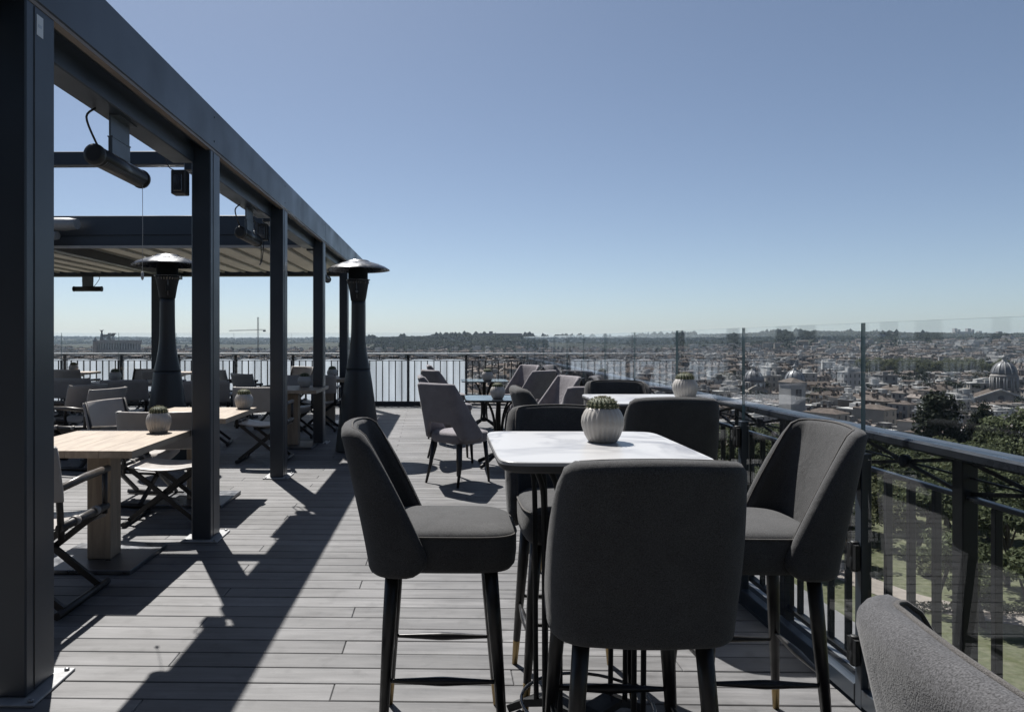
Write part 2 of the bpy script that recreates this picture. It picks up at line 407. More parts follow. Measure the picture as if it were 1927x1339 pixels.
def glass():
    m = bpy.data.materials.new("clear_glass"); m.use_nodes = True; nt = m.node_tree; N = nt.nodes; L = nt.links
    N.remove(N["Principled BSDF"]); out = N["Material Output"]
    ge = N.new("ShaderNodeNewGeometry"); dt = N.new("ShaderNodeVectorMath"); dt.operation = 'DOT_PRODUCT'
    L.new(ge.outputs["Incoming"], dt.inputs[0]); L.new(ge.outputs["Normal"], dt.inputs[1])
    ab = N.new("ShaderNodeMath"); ab.operation = 'ABSOLUTE'; L.new(dt.outputs["Value"], ab.inputs[0])
    om = N.new("ShaderNodeMath"); om.operation = 'SUBTRACT'; om.inputs[0].default_value = 1; L.new(ab.outputs[0], om.inputs[1])
    pw = N.new("ShaderNodeMath"); pw.operation = 'POWER'; pw.inputs[1].default_value = 5; L.new(om.outputs[0], pw.inputs[0])
    ml = N.new("ShaderNodeMath"); ml.operation = 'MULTIPLY_ADD'; ml.inputs[1].default_value = 0.96; ml.inputs[2].default_value = 0.032; L.new(pw.outputs[0], ml.inputs[0])
    tr = N.new("ShaderNodeBsdfTransparent"); tr.inputs[0].default_value = (0.965, 0.976, 0.982, 1)
    gl = N.new("ShaderNodeBsdfGlossy"); gl.inputs["Roughness"].default_value = 0.0; gl.inputs[0].default_value = (0.95, 0.97, 1.0, 1)
    mx = N.new("ShaderNodeMixShader"); L.new(ml.outputs[0], mx.inputs[0]); L.new(tr.outputs[0], mx.inputs[1]); L.new(gl.outputs[0], mx.inputs[2])
    L.new(mx.outputs[0], out.inputs["Surface"])
    return m
M['glass'] = glass()
M['glass_edge'] = pmat("green_glass_edge", (0.105, 0.165, 0.18), 0.2, 0, 0.1, 5, spec=0.8)
def frosted():
    m = bpy.data.materials.new("frosted_panel"); m.use_nodes = True; nt = m.node_tree; N = nt.nodes; L = nt.links
    b = N["Principled BSDF"]; b.inputs["Base Color"].default_value = (0.50, 0.53, 0.56, 1); b.inputs["Roughness"].default_value = 0.45
    tl = N.new("ShaderNodeBsdfTranslucent"); tl.inputs[0].default_value = (0.68, 0.71, 0.745, 1)
    tcf = N.new("ShaderNodeNewGeometry"); mpf = N.new("ShaderNodeMapping"); mpf.inputs["Scale"].default_value = (6, 1, 0.5); L.new(tcf.outputs["Position"], mpf.inputs["Vector"])
    nz = N.new("ShaderNodeTexNoise"); nz.inputs["Scale"].default_value = 1.2; nz.inputs["Detail"].default_value = 5; L.new(mpf.outputs[0], nz.inputs["Vector"])
    mr = N.new("ShaderNodeMapRange"); mr.inputs["From Min"].default_value = 0.3; mr.inputs["From Max"].default_value = 0.7; mr.inputs["To Min"].default_value = 0.66; mr.inputs["To Max"].default_value = 0.9; L.new(nz.outputs["Fac"], mr.inputs["Value"])
    mx = N.new("ShaderNodeMixShader"); L.new(mr.outputs[0], mx.inputs[0]); L.new(b.outputs[0], mx.inputs[1]); L.new(tl.outputs[0], mx.inputs[2])
    L.new(mx.outputs[0], N["Material Output"].inputs["Surface"])
    return m
M['frosted'] = frosted()

def leaf_mat(name, c1, c2, trans=0.3, spec=0.12):
    m, nt, b = new_mat(name); N = nt.nodes; L = nt.links
    ge = N.new("ShaderNodeNewGeometry"); nz = N.new("ShaderNodeTexNoise"); nz.inputs["Scale"].default_value = 0.55; nz.inputs["Detail"].default_value = 3
    L.new(ge.outputs["Position"], nz.inputs["Vector"])
    ad = N.new("ShaderNodeMath"); ad.operation = 'MULTIPLY_ADD'; ad.inputs[1].default_value = 0.55
    L.new(ge.outputs["Random Per Island"], ad.inputs[0])
    sb = N.new("ShaderNodeMath"); sb.operation = 'MULTIPLY_ADD'; sb.inputs[1].default_value = 0.9; sb.inputs[2].default_value = -0.22; L.new(nz.outputs["Fac"], sb.inputs[0])
    L.new(sb.outputs[0], ad.inputs[2])
    mx = N.new("ShaderNodeMix"); mx.data_type = 'RGBA'; mx.inputs["A"].default_value = (*c1, 1); mx.inputs["B"].default_value = (*c2, 1); L.new(ad.outputs[0], mx.inputs["Factor"])
    L.new(mx.outputs["Result"], b.inputs["Base Color"]); b.inputs["Roughness"].default_value = 0.8; b.inputs["Specular IOR Level"].default_value = spec
    tl = N.new("ShaderNodeBsdfTranslucent"); L.new(mx.outputs["Result"], tl.inputs[0])
    ms = N.new("ShaderNodeMixShader"); ms.inputs[0].default_value = trans; L.new(b.outputs[0], ms.inputs[1]); L.new(tl.outputs[0], ms.inputs[2])
    L.new(ms.outputs[0], N["Material Output"].inputs["Surface"])
    return m
M['leaf'] = leaf_mat("olive_leaf", (0.028, 0.036, 0.018), (0.10, 0.115, 0.06))
M['leaf_dark'] = leaf_mat("evergreen_leaf", (0.008, 0.012, 0.007), (0.026, 0.032, 0.018), 0.15)
M['leaf_spring'] = leaf_mat("spring_leaf", (0.055, 0.063, 0.03), (0.105, 0.11, 0.056))
M['woods'] = leaf_mat("far_wood_leaf", (0.012, 0.015, 0.011), (0.032, 0.036, 0.026), 0.0, 0.0)
M['bark'] = pmat("bark", (0.04, 0.034, 0.029), 0.9, 0, 0.4, 6, 0.6, 20)

# ------------------------------------------------------------------ terrain
def sst(a, b, x):
    t = max(0.0, min(1.0, (x - a) / (b - a))); return t*t*(3 - 2*t)
RIDGE = [(-2000, -22), (0, -20), (500, -20), (660, -12), (700, 0), (780, 4), (860, 8), (890, 10), (985, 9), (1010, 2), (1130, 0), (1240, 9), (1330, 13), (1420, 18), (1520, 21), (1600, 16), (1700, 12), (1850, 10), (1950, 13), (2400, 11), (5000, 0)]
def ridge(q):
    for (a, za), (b, zb) in zip(RIDGE, RIDGE[1:]):
        if a <= q <= b: return za + (zb - za) * (q - a) / (b - a)
    return -10
def ground_z(x, y):
    r = math.hypot(x, y)
    z = -25 - 20 * sst(165, 265, r)
    if r > 1750:
        q = 834 + 1370 * x / max(y, 1.0) if y > 50 else 9999
        rz = ridge(max(-2000, min(5000, q)))
        z += (rz + 45) * sst(1800, 3150, r)
        z += 5 * math.sin(x * 0.004 + 1) * math.sin(y * 0.005) * sst(2200, 3000, r)
        z += (-28 - rz) * sst(3500, 4800, r) + 62 * sst(5200, 8200, r) * (0.85 + 0.15 * math.sin(x * 0.0011 + 0.7))
    return z
mb = MB(); NA = 288; rad = [0.5]
while rad[-1] < 11000: rad.append(rad[-1] * 1.13 + 2.0)
vs = [(0, 0, -25)]; fs = []
for r in rad:
    for k in range(NA):
        a = 2 * math.pi * k / NA; x = r * math.sin(a); y = r * math.cos(a)
        vs.append((x, y, ground_z(x, y)))
for k in range(NA): fs.append((0, 1 + (k+1) % NA, 1 + k))
for i in range(len(rad) - 1):
    for k in range(NA):
        k2 = (k+1) % NA
        fs.append((1+i*NA+k, 1+i*NA+k2, 1+(i+1)*NA+k2, 1+(i+1)*NA+k))
mb.add(vs, fs, 0, True)
def ground_mat():
    m, nt, b = new_mat("ground_cover"); N = nt.nodes; L = nt.links
    ge = N.new("ShaderNodeNewGeometry")
    ln = N.new("ShaderNodeVectorMath"); ln.operation = 'LENGTH'; L.new(ge.outputs["Position"], ln.inputs[0])
    def noise(sc, d=5):
        n = N.new("ShaderNodeTexNoise"); n.inputs["Scale"].default_value = sc; n.inputs["Detail"].default_value = d
        L.new(ge.outputs["Position"], n.inputs["Vector"]); return n.outputs["Fac"]
    def ramp(src, p0, c0, p1, c1):
        c = N.new("ShaderNodeValToRGB"); e = c.color_ramp.elements; e[0].position = p0; e[1].position = p1
        e[0].color = (*c0, 1); e[1].color = (*c1, 1); L.new(src, c.inputs[0]); return c.outputs[0]
    def step(a, c):
        r = N.new("ShaderNodeMapRange"); r.inputs["From Min"].default_value = a; r.inputs["From Max"].default_value = c; L.new(ln.outputs["Value"], r.inputs["Value"]); return r.outputs[0]
    def mix(f, a, c):
        x = N.new("ShaderNodeMix"); x.data_type = 'RGBA'; L.new(f, x.inputs["Factor"]); L.new(a, x.inputs["A"]); L.new(c, x.inputs["B"]); return x.outputs["Result"]
    grass = mix(noise(0.16, 4), ramp(noise(2.5, 6), 0.35, (0.042, 0.047, 0.027), 0.65, (0.088, 0.094, 0.057)), ramp(noise(1.2, 5), 0.4, (0.06, 0.068, 0.034), 0.7, (0.12, 0.117, 0.08)))
    town = ramp(noise(0.05, 6), 0.4, (0.05, 0.048, 0.045), 0.6, (0.085, 0.078, 0.07))
    hill = ramp(noise(0.012, 6), 0.42, (0.018, 0.021, 0.015), 0.6, (0.045, 0.046, 0.034))
    L.new(mix(step(2100, 2500), mix(step(190, 240), grass, town), hill), b.inputs["Base Color"])
    b.inputs["Roughness"].default_value = 0.95; b.inputs["Specular IOR Level"].default_value = 0.1
    return m
M['ground'] = ground_mat()
struct("ground", mb, M['ground'], "garden lawn and city ground falling away below the terrace")

def ribbon(name, pts, w, mat, dz, label):
    mb = MB(); vs = []; n = len(pts)
    for i, p in enumerate(pts):
        a = Vector(pts[max(i-1, 0)]); c = Vector(pts[min(i+1, n-1)]); t = (c - a).normalized(); s = Vector((t.y, -t.x))
        for q in (-1, -0.33, 0.33, 1):
            x = p[0] + s.x * w/2 * q; y = p[1] + s.y * w/2 * q
            vs.append((x, y, ground_z(x, y) + dz))
    fs = [(4*i+k, 4*i+4+k, 4*i+5+k, 4*i+1+k) for i in range(n-1) for k in range(3)]
    mb.add(vs, [f[::-1] for f in fs]); return struct(name, mb, mat, label)
M['gravel'] = pmat("path_gravel", (0.17, 0.15, 0.13), 0.95, 0, 0.22, 1.2, 0, 1, detail=8)
M['asphalt'] = pmat("pale_asphalt", (0.12, 0.12, 0.123), 0.9, 0, 0.18, 0.6, 0, 1, detail=8)
def spline(p, k=8):
    out = []
    for i in range(len(p) - 1):
        p0 = p[max(i-1, 0)]; p1 = p[i]; p2 = p[i+1]; p3 = p[min(i+2, len(p)-1)]
        for j in range(k):
            t = j / k
            out.append(tuple(0.5*(2*p1[c] + (p2[c]-p0[c])*t + (2*p0[c]-5*p1[c]+4*p2[c]-p3[c])*t*t + (-p0[c]+3*p1[c]-3*p2[c]+p3[c])*t**3) for c in range(len(p1))))
    out.append(tuple(p[-1])); return out
ribbon("garden_path", spline([(44, 112), (46, 96), (45.5, 84), (48, 75), (55, 70), (66, 67), (85, 68)]), 4.2, M['gravel'], 0.05, "tan gravel path curving through the garden below")
ribbon("road", spline([(33, 10), (33, 40), (33, 70), (31, 95), (24, 118), (8, 128)]), 11, M['asphalt'], 0.04, "pale asphalt road along the foot of the building")

# building that carries the terrace
M['stucco'] = pmat("ochre_stucco", (0.40, 0.33, 0.26), 0.9, 0, 0.12, 1.0)
hotel = thing("terrace_building", "tall stucco building that carries the roof terrace", "building", (0, 0, -25))
mb = MB(); box(mb, -14, 1.84, -8, 16.05, -0.5, 24.72); link("wall", mb, M['stucco'], hotel)
mb = MB(); box(mb, -14.2, 2.0, -8.2, 16.25, 24.72, 24.86); link("cornice", mb, M['plate'], hotel)
mb = MB(); box(mb, -14, 1.84, -8, -1.7, 24.87, 29.2); link("unseen_blocker_wall", mb, pmat("sky_blocker_dark", (0.05, 0.05, 0.052), 0.8), hotel)  # added dark wall, unseen behind the camera, to cut the sky fill
mb = MB(); box(mb, -14.1, 1.9, -8.1, -0.55, 29.21, 29.35); link("unseen_blocker_roof", mb, M['frame'], hotel)  # added overhang, also unseen, blocks sky light from behind
M['window_dark'] = pmat("dark_window", (0.03, 0.035, 0.045), 0.15, 0, 0.2, 0.5, spec=0.8)
wme = MB(); cbox(wme, 0, 0.08, -0.55, 0.55, -0.9, 0.9, 0.02); wme = wme.mesh("window")
for fl in range(6):
    for k in range(8):
        w = link("window", wme, M['window_dark'], hotel); w.location = (1.80, -6 + 2.9*k, 2.8 + 3.7*fl)

# ------------------------------------------------------------------ deck
deck = struct("deck_floor", box(MB(), -13.5, 1.80, -7.5, 15.98, -0.13, -0.034), M['gap'], "grey plank deck of the roof terrace")
PITCH = 0.142; PW = 0.1360
def plank_mesh(L): return cbox(MB(), 0, L, 0, PW, -0.03, 0, 0.003)
pm = {}
far = MB(); row = 0; y = -7.4
while y < 15.95:
    near = 1.55 < y < 6.45
    x = -13.4 + ((row * 0.73) % 2.2) - 2.2
    while x < 1.58:
        L = 2.2; a = max(x, -13.4); e = min(x + L, 1.585)
        if e - a > 0.06:
            dz = rnd.uniform(-0.0008, 0.0008)
            inview = near and e > -0.72 * (y + 1.2) and a < 1.6
            if inview:
                key = round(e - a - 0.0025, 3)
                if key not in pm: pm[key] = plank_mesh(key).mesh("plank")
                o = link("plank", pm[key], M['deck'], deck); o.location = (a, y, dz)
            else:
                cbox(far, a, e - 0.0025, y, y + PW, -0.03, dz, 0.0022)
        x += L
    y += PITCH; row += 1
o = link("distant_planks", far, M['deck'], deck); o["kind"] = "stuff"

# ------------------------------------------------------------------ pergola
per = thing("pergola", "long slate grey metal pergola with square posts and a part-drawn beige canopy", "pergola", (-1.62, 2.9, 0))
def pw(name, mb, mat, parent=per):
    """part built in world coordinates under the pergola"""
    mb.v = [(x + 1.62, y - 2.9, z) for x, y, z in mb.v]
    return link(name, mb, mat, parent)
POSTS = [2.9, 5.15, 7.45, 9.9, 12.4, 15.15]
def post(x1, yc, w=0.135, d=0.21, top=2.742):
    mb = MB(); cbox(mb, x1-w, x1, yc-d/2, yc+d/2, 0.012, top, 0.006)
    if top > 2.74: box(mb, x1-w+0.002, -1.703, yc-d/2+0.002, yc+d/2-0.002, top-0.01, 2.978)
    p = pw("post", mb, M['frame'])
    g = MB()                                # recessed glazing channel and cover strip on the inner faces
    box(g, x1-0.02, x1+0.0022, yc-d/2+0.055, yc-d/2+0.060, 0.02, top-0.02)
    pw("channel", g, M['frame_dark'], p)
    b = MB(); cbox(b, x1-w-0.06, x1+0.06, yc-d/2-0.055, yc+d/2+0.055, 0.0015, 0.012, 0.002)
    pw("base_plate", b, M['plate'], p)
    for (bx_, by_) in ((x1+0.036, yc-d/2-0.03), (x1+0.036, yc+d/2+0.03), (x1-w-0.036, yc-d/2-0.03)):
        t = MB(); lathe(t, [(0.011, 0), (0.011, 0.008), (0.006, 0.011)], 8, (bx_, by_, 0.012)); pw("bolt", t, M['grill'], p)
    return p
for yc in POSTS: p0 = post(-1.62, yc)
# outer fascia beam in two lengths, with its lip
for (a, b_) in ((1.2, 9.985), (9.99, 15.32)):
    mb = MB(); cbox(mb, -1.70, -1.612, a, b_, 2.745, 3.03, 0.006)
    box(mb, -1.745, -1.70, a, b_, 2.985, 3.02)
    pw("fascia_beam", mb, M['frame'])
for yc in POSTS[1:]:
    for dz in (2.80, 2.97):
        mb = MB(); tube(mb, [(-1.613, yc - 0.05, dz), (-1.6095, yc - 0.05, dz)], [0.008, 0.006], 8); pw("screw", mb, M['frame_dark'])
mb = MB(); box(mb, -1.655, -1.617, 1.2, 15.3, 2.728, 2.7445); pw("drip_edge", mb, pmat("drip_edge_bronze", (0.16, 0.13, 0.11), 0.5))
# inner gutter beams between posts
yy = [1.2] + POSTS
for a, b_ in zip(yy, yy[1:]):
    mb = MB(); cbox(mb, -1.885, -1.735, a + (0.0 if a == 1.2 else 0.108), b_ - 0.108, 2.635, 2.90, 0.006)
    pw("gutter_beam", mb, M['frame'])
# cross members
mb = MB(); cbox(mb, -9.5, -1.89, 6.30, 6.40, 2.93, 3.05, 0.005); pw("cross_bar", mb, M['frame'])
mb = MB(); cbox(mb, -9.5, -1.89, 9.62, 9.76, 2.80, 3.06, 0.006); box(mb, -9.5, -1.89, 9.64, 9.74, 2.66, 2.80); pw("cross_beam", mb, M['frame'])
mb = MB(); box(mb, -9.5, -1.89, 9.60, 9.635, 2.625, 2.66); pw("front_rail", mb, M['canvas_rib'])
mb = MB(); cbox(mb, -9.5, -1.742, 15.05, 15.25, 2.735, 3.0, 0.006); pw("cross_beam", mb, M['frame'])
for xs in (-9.45, -5.55):
    mb = MB(); cbox(mb, xs, xs + 0.13, 9.76, 15.05, 2.66, 2.98, 0.005); pw("side_beam", mb, M['frame'])
for (px_, py_) in ((-5.82, 15.15), (-9.3, 15.15), (-9.3, 9.7)): post(px_, py_, 0.26, 0.2, 2.735)
# canvas: scalloped roof between ribs that run away from the camera
n = 17; x0 = -9.3; x1 = -1.95
for k in range(n):
    xa = x0 + (x1 - x0) * k / n; xb = x0 + (x1 - x0) * (k+1) / n
    P = []
    for i in range(6):
        t = i / 5; P.append([(xa + (xb - xa) * t, 9.72 + 5.3 * j / 4, 2.845 - 0.035 * math.sin(math.pi * t)) for j in range(5)])
    mb = MB(); sheet(mb, P, 0.004, nr=2); pw("canvas_panel", mb, M['canvas'])
    mb = MB(); cbox(mb, xa - 0.025, xa + 0.025, 9.8, 15.0, 2.80, 2.855, 0.004); pw("canopy_rib", mb, M['canvas_rib'])
# bunched canvas folds at the front edge of the canopy, left
for k, (zc, r, L) in enumerate(((2.93, 0.085, 0.0), (2.78, 0.065, 0.9))):
    mb = MB(); tube(mb, [(-6.3, 9.45 - 0.02*k, zc), (-4.95 - k*0.25, 9.45, zc-0.01), (-4.78 - k*0.26, 9.42, zc-0.012)], [r, r, r*0.82], 14); pw("canvas_fold", mb, M['plate'])
# paper sticker on the nearest post
mb = MB(); box(mb, -1.6195, -1.6182, 2.868, 2.915, 2.618, 2.70); st = pw("sticker", mb, M['label'])
mb = MB(); box(mb, -1.6182, -1.6175, 2.880, 2.903, 2.652, 2.664); pw("printed_line", mb, M['print'], st)

# ------------------------------------------------------------------ railings
def railing(name, label, a, b, H, handmat, sp=1.25, nb=9):
    """iron railing from a to b (ground points): handrail, posts, crossed panels with rosettes, balusters"""
    a = Vector((a[0], a[1], 0)); b = Vector((b[0], b[1], 0)); L = (b - a).length; d = (b - a) / L
    t = thing(name, label, "railing", a, math.degrees(math.atan2(d.y, d.x)))
    def part(nm, me, mat, loc=(0,0,0)):
        o = link(nm, me, mat, t); o.location = loc; return o
    zl = H - 0.155
    hm = MB(); cbox(hm, -0.04, L + 0.04, -0.055, 0.055, H - 0.038, H, 0.008); part("handrail", hm, handmat)
    for k in range(1, int(L / 2.5) + 1):
        jm = MB(); box(jm, -0.003, 0.003, -0.0565, 0.0565, H - 0.03, H + 0.0015); part("joint", jm, M['frame_dark'], (k * 2.5 - 0.4, 0, 0))
    lm = MB(); cbox(lm, 0, L, -0.014, 0.014, zl - 0.016, zl, 0.003); part("lower_rail", lm, M['rail'])
    bm_ = MB(); cbox(bm_, 0, L, -0.02, 0.02, 0.055, 0.08, 0.003); part("bottom_rail", bm_, M['iron'])
    pmsh = cbox(MB(), -0.026, 0.026, -0.026, 0.026, 0, H - 0.039, 0.003).mesh("post")
    mid = cbox(MB(), -0.009, 0.009, -0.009, 0.009, zl + 0.001, H - 0.039, 0.002).mesh("divider")
    bal = cbox(MB(), -0.010, 0.010, -0.0125, 0.0125, 0.081, zl - 0.017, 0.002).mesh("baluster")
    W = sp / 2 - 0.03
    xm = MB(); z0 = zl + 0.004; z1 = H - 0.042
    for s in (1, -1): bar(xm, (-W/2, 0.004*s, z0 if s > 0 else z1), (W/2, 0.004*s, z1 if s > 0 else z0), 0.006, 0.013)
    bar(xm, (-W/2, 0, (z0+z1)/2), (W/2, 0, (z0+z1)/2), 0.005, 0.007)
    xmsh = xm.mesh("crossed_bars")
    ro = MB(); tube(ro, [(0, -0.018, (z0+z1)/2), (0, -0.012, (z0+z1)/2), (0, 0.012, (z0+z1)/2), (0, 0.018, (z0+z1)/2)], [0.012, 0.024, 0.024, 0.012], 10); romsh = ro.mesh("rosette")
    for k in range(int(L / sp) + 1):
        x = k * sp
        part("post", pmsh, M['iron'], (x, 0, 0))
        if x + sp > L + 0.1: break
        part("divider", mid, M['iron'], (x + sp/2, 0, 0))
        for q in (0.25, 0.75):
            xo = part("crossed_bars", xmsh, M['iron'], (x + sp*q, 0, 0))
            r = link("rosette", romsh, M['iron'], xo)
        for j in range(1, nb): part("baluster", bal, M['iron'], (x + sp * j / nb, 0, 0))
    return t
RX = 1.73; BY = 15.72
railing("iron_railing", "black iron railing with crossed panels running along the right edge beside the city view", (RX, -1.30), (RX, 15.0), 1.045, M['rail'])
railing("iron_railing", "black iron railing with a pale handrail across the far end of the terrace", (-12.0, BY), (1.75, BY), 1.125, M['rail_white'])
# frosted screens behind the far railing
for k in range(10):
    xa = -12.0 + 1.25 * k
    mb = MB(); cbox(mb, 0.01, 1.24, 0, 0.014, 0.06, 0.985, 0.003)
    o = link("frosted_screen", mb, M['frosted']); o.location = (xa, BY + 0.10, 0)
    tag(o, "pale frosted screen panel behind the far railing, %s from its open right end" % ("first", "second", "third", "fourth", "fifth", "sixth", "seventh", "eighth", "ninth", "tenth")[9 - k], "screen", "frosted panels behind the far railing")
mb = MB(); cbox(mb, -12.1, 1.75, BY - 0.10, BY + 0.12, 0.0, 0.055, 0.006); o = link("edge_kerb", mb, pmat("stone_kerb", (0.22, 0.21, 0.20), 0.8)); o["kind"] = "structure"; o["label"] = "low grey kerb under the far railing"

# glass wind screens
def glass_pane(L, z0, z1):
    mb = MB(); box(mb, 0.004, L - 0.004, -0.006, 0.006, z0, z1)
    mb.m = [1, 1, 0, 1, 0, 1]
    return mb.mesh("pane")
def windscreen(name, label, a, d, n, sp, z0, z1, hinges):
    t = thing(name, label, "wind screen", (a[0], a[1], 0), math.degrees(math.atan2(d[1], d[0])))
    me = glass_pane(sp, z0, z1)
    fr = cbox(MB(), -0.022, 0.022, -0.020, 0.020, 0.0, 0.97, 0.003).mesh("frame_post")
    hg = MB(); lathe(hg, [(0.013, 0), (0.016, 0.004), (0.016, 0.05), (0.013, 0.054), (0.013, 0.058), (0.016, 0.062), (0.016, 0.11), (0.013, 0.114)], 10); box(hg, -0.03, 0.03, -0.004, 0.012, 0.01, 0.104); hg = hg.mesh("hinge")
    bt = cbox(MB(), 0.023, sp - 0.023, -0.022, 0.022, 0.012, z0 + 0.02, 0.003).mesh("bottom_frame")
    for k in range(n):
        o = link("pane", me, [M['glass'], M['glass_edge']], t); o.location = (sp * k, 0, 0)
        o = link("bottom_frame", bt, M['frame'], t); o.location = (sp * k, 0, 0)
    for k in range(n + 1):
        f = link("frame_post", fr, M['frame'], t); f.location = (sp * k, 0, 0)
        if hinges:
            for z in (0.16, 0.52, 0.83):
                h = link("hinge", hg, M['iron'], f); h.location = (0.0, 0.034, z)
    return t
GX = 1.605; GS = 1.107; G0 = 2.815 - 3 * GS
windscreen("glass_windscreen", "row of tall clear glass panes standing along the right railing", (GX, G0), (0, 1), 14, GS, 0.06, 1.466, True)
windscreen("glass_windscreen", "row of clear glass panes standing across the far end of the terrace", (-12.0, BY - 0.14), (1, 0), 10, 1.25, 0.075, 1.56, False)
# ------------------------------------------------------------------ bar stools (local: faces +y, origin on the floor)
def stool_back(zb=0.645, ztop=1.088, hw=0.215, rc=0.075, side=0.078, lean=0.095, a=0.212, zend=0.69, nu=41, nv=15):
    str_ = hw - rc; arc = rc * math.pi / 2; S = str_ + arc + side
    def pt(s, z):
        t = (z - zb) / (ztop - zb); w = hw - 0.006 * t + 0.010 * math.sin(math.pi * t)
        k = w / hw; ss = abs(s); sg = 1 if s >= 0 else -1
        if ss < str_: x = ss; y = -0.012 * math.cos(ss / str_ * math.pi / 2)
        elif ss < str_ + arc:
            q = (ss - str_) / rc; x = str_ + rc * math.sin(q); y = rc * (1 - math.cos(q))
        else: x = hw; y = rc + (ss - str_ - arc)
        return Vector((sg * x * k, -0.225 + y - lean * max(t, 0) ** 1.15, z))
    P = []
    for i in range(nu):
        s = -S + 2 * S * i / (nu - 1); ss = abs(s)
        q = max(0, (ss - a) / (S - a))
        top = ztop - 0.010 * min(1, ss / a) ** 2 - (ztop - 0.01 - zend) * q ** 1.3
        bot = zb + (0.03 * (max(0, ss - (S - 0.05)) / 0.05) ** 2)
        P.append([pt(s, bot + (top - bot) * j / (nv - 1)) for j in range(nv)])
    return P
def make_stool(fab, label):
    t = thing("bar_stool", label, "bar stool")
    mb = MB(); P = stool_back(); tr = sheet(mb, P[::-1], 0.052, nr=6, trace=R(48))
    b = link("backrest", mb, fab, t)
    nu = len(P); nv = len(P[0])
    edge = tr[nu-1:nu+nv-1+nu-1+nv-1] if False else tr
    top = tr[nu - 1: nu + nv - 1 + (nu - 1) + (nv - 1)]
    mb = MB(); tube(mb, [p for p in top], 0.0032, 6); link("piping", mb, M['piping'] if fab is M['stool'] else M['piping'], b)
    mb = MB()
    loft(mb, [(0, 0.025, 0.635, 0.185, 0.200), (0, 0.025, 0.625, 0.165, 0.18), (0, 0.025, 0.625, 0.165, 0.18), (0, 0.025, 0.632, 0.196, 0.213), (0, 0.025, 0.648, 0.207, 0.224), (0, 0.025, 0.69, 0.211, 0.229), (0, 0.025, 0.735, 0.210, 0.229), (0, 0.025, 0.752, 0.206, 0.226), (0, 0.025, 0.762, 0.198, 0.218), (0, 0.025, 0.770, 0.182, 0.20), (0, 0.025, 0.777, 0.145, 0.16), (0, 0.025, 0.781, 0.07, 0.075), (0, 0.025, 0.782, 0.01, 0.012)], 48, 4.2)
    s = link("seat", mb, fab, t)
    mb = MB(); pts = []
    for k in range(65):
        c, q = sup(2*math.pi*k/64, 4.2); pts.append((0.208*c, 0.025 + 0.2275*q, 0.745 + 0.006*abs(c)))
    tube(mb, pts, 0.0035, 6, caps=False); link("piping", mb, M['piping'], s)
    mb = MB(); box(mb, -0.06, 0.03, -0.13, -0.10, 0.600, 0.626); link("care_tag", mb, M['bracket'], s)
    for sx in (-1, 1):
        for sy in (-1, 1):
            A = Vector((0.158*sx, 0.165*sy - 0.005, 0.63)); B = Vector((0.205*sx, 0.205*sy, 0.0))
            C = A + (B - A) * 0.83
            mb = MB(); tube(mb, [A, A + (B-A)*0.3, C], [0.0235, 0.0225, 0.0150], 12); lg = link("leg", mb, M['leg'], t)
            mb = MB(); tube(mb, [C, C + (B-C)*0.04, B], [0.0148, 0.0150, 0.0115], 12); link("brass_tip", mb, M['brass'], lg)
    zs = 0.27
    def at(sx, sy, z):
        A = Vector((0.158*sx, 0.165*sy - 0.005, 0.63)); B = Vector((0.205*sx, 0.205*sy, 0)); return A + (B - A) * (1 - z / 0.63)
    for (p, q, z) in (((-1,-1),(-1,1), zs), ((1,-1),(1,1), zs), ((-1,1),(1,1), zs + 0.05), ((-1,-1),(1,-1), zs + 0.03)):
        a = at(*p, z); b_ = at(*q, z)
        mb = MB(); tube(mb, [a + (b_-a)*k for k in (0.0, 0.06, 0.25, 0.45, 0.5, 0.55, 0.75, 0.94, 1.0)], [0.006, 0.007, 0.0105, 0.0145, 0.015, 0.0145, 0.0105, 0.007, 0.006], 10)
        link("stretcher", mb, M['leg'], t)
    return t
stool = make_stool(M['stool'], "dark grey bar stool facing right at the left side of the near marble table")
stool["group"] = "dark bar stools at the marble tables"
stool.location = (0.0, 2.60, 0); stool.rotation_euler = (0, 0, R(-90))
for (x, y, rz, lab) in (
    (0.522, 2.09, 0, "nearest dark grey bar stool seen from behind in front of the marble table"),
    (1.06, 2.60, 89, "dark grey bar stool facing left between the near marble table and the glass"),
    (0.515, 2.955, 180, "dark grey bar stool facing the camera behind the near marble table, mostly hidden by it"),
    (1.19, 4.03, -2, "dark grey bar stool seen from behind at the second marble table"),
    (0.78, 4.62, -88, "dark grey bar stool facing right at the second marble table, seen edge-on"),
    (1.25, 5.00, 180, "dark grey bar stool facing the camera on the far side of the second marble table")):
    dup(stool, (x, y, 0), rz, lab)
gs = make_stool(M['stool_light'], "light grey woven bar stool back cut off by the lower right corner")
gs.location = (0.792, 0.64, 0); gs.rotation_euler = (0, 0, R(-95))

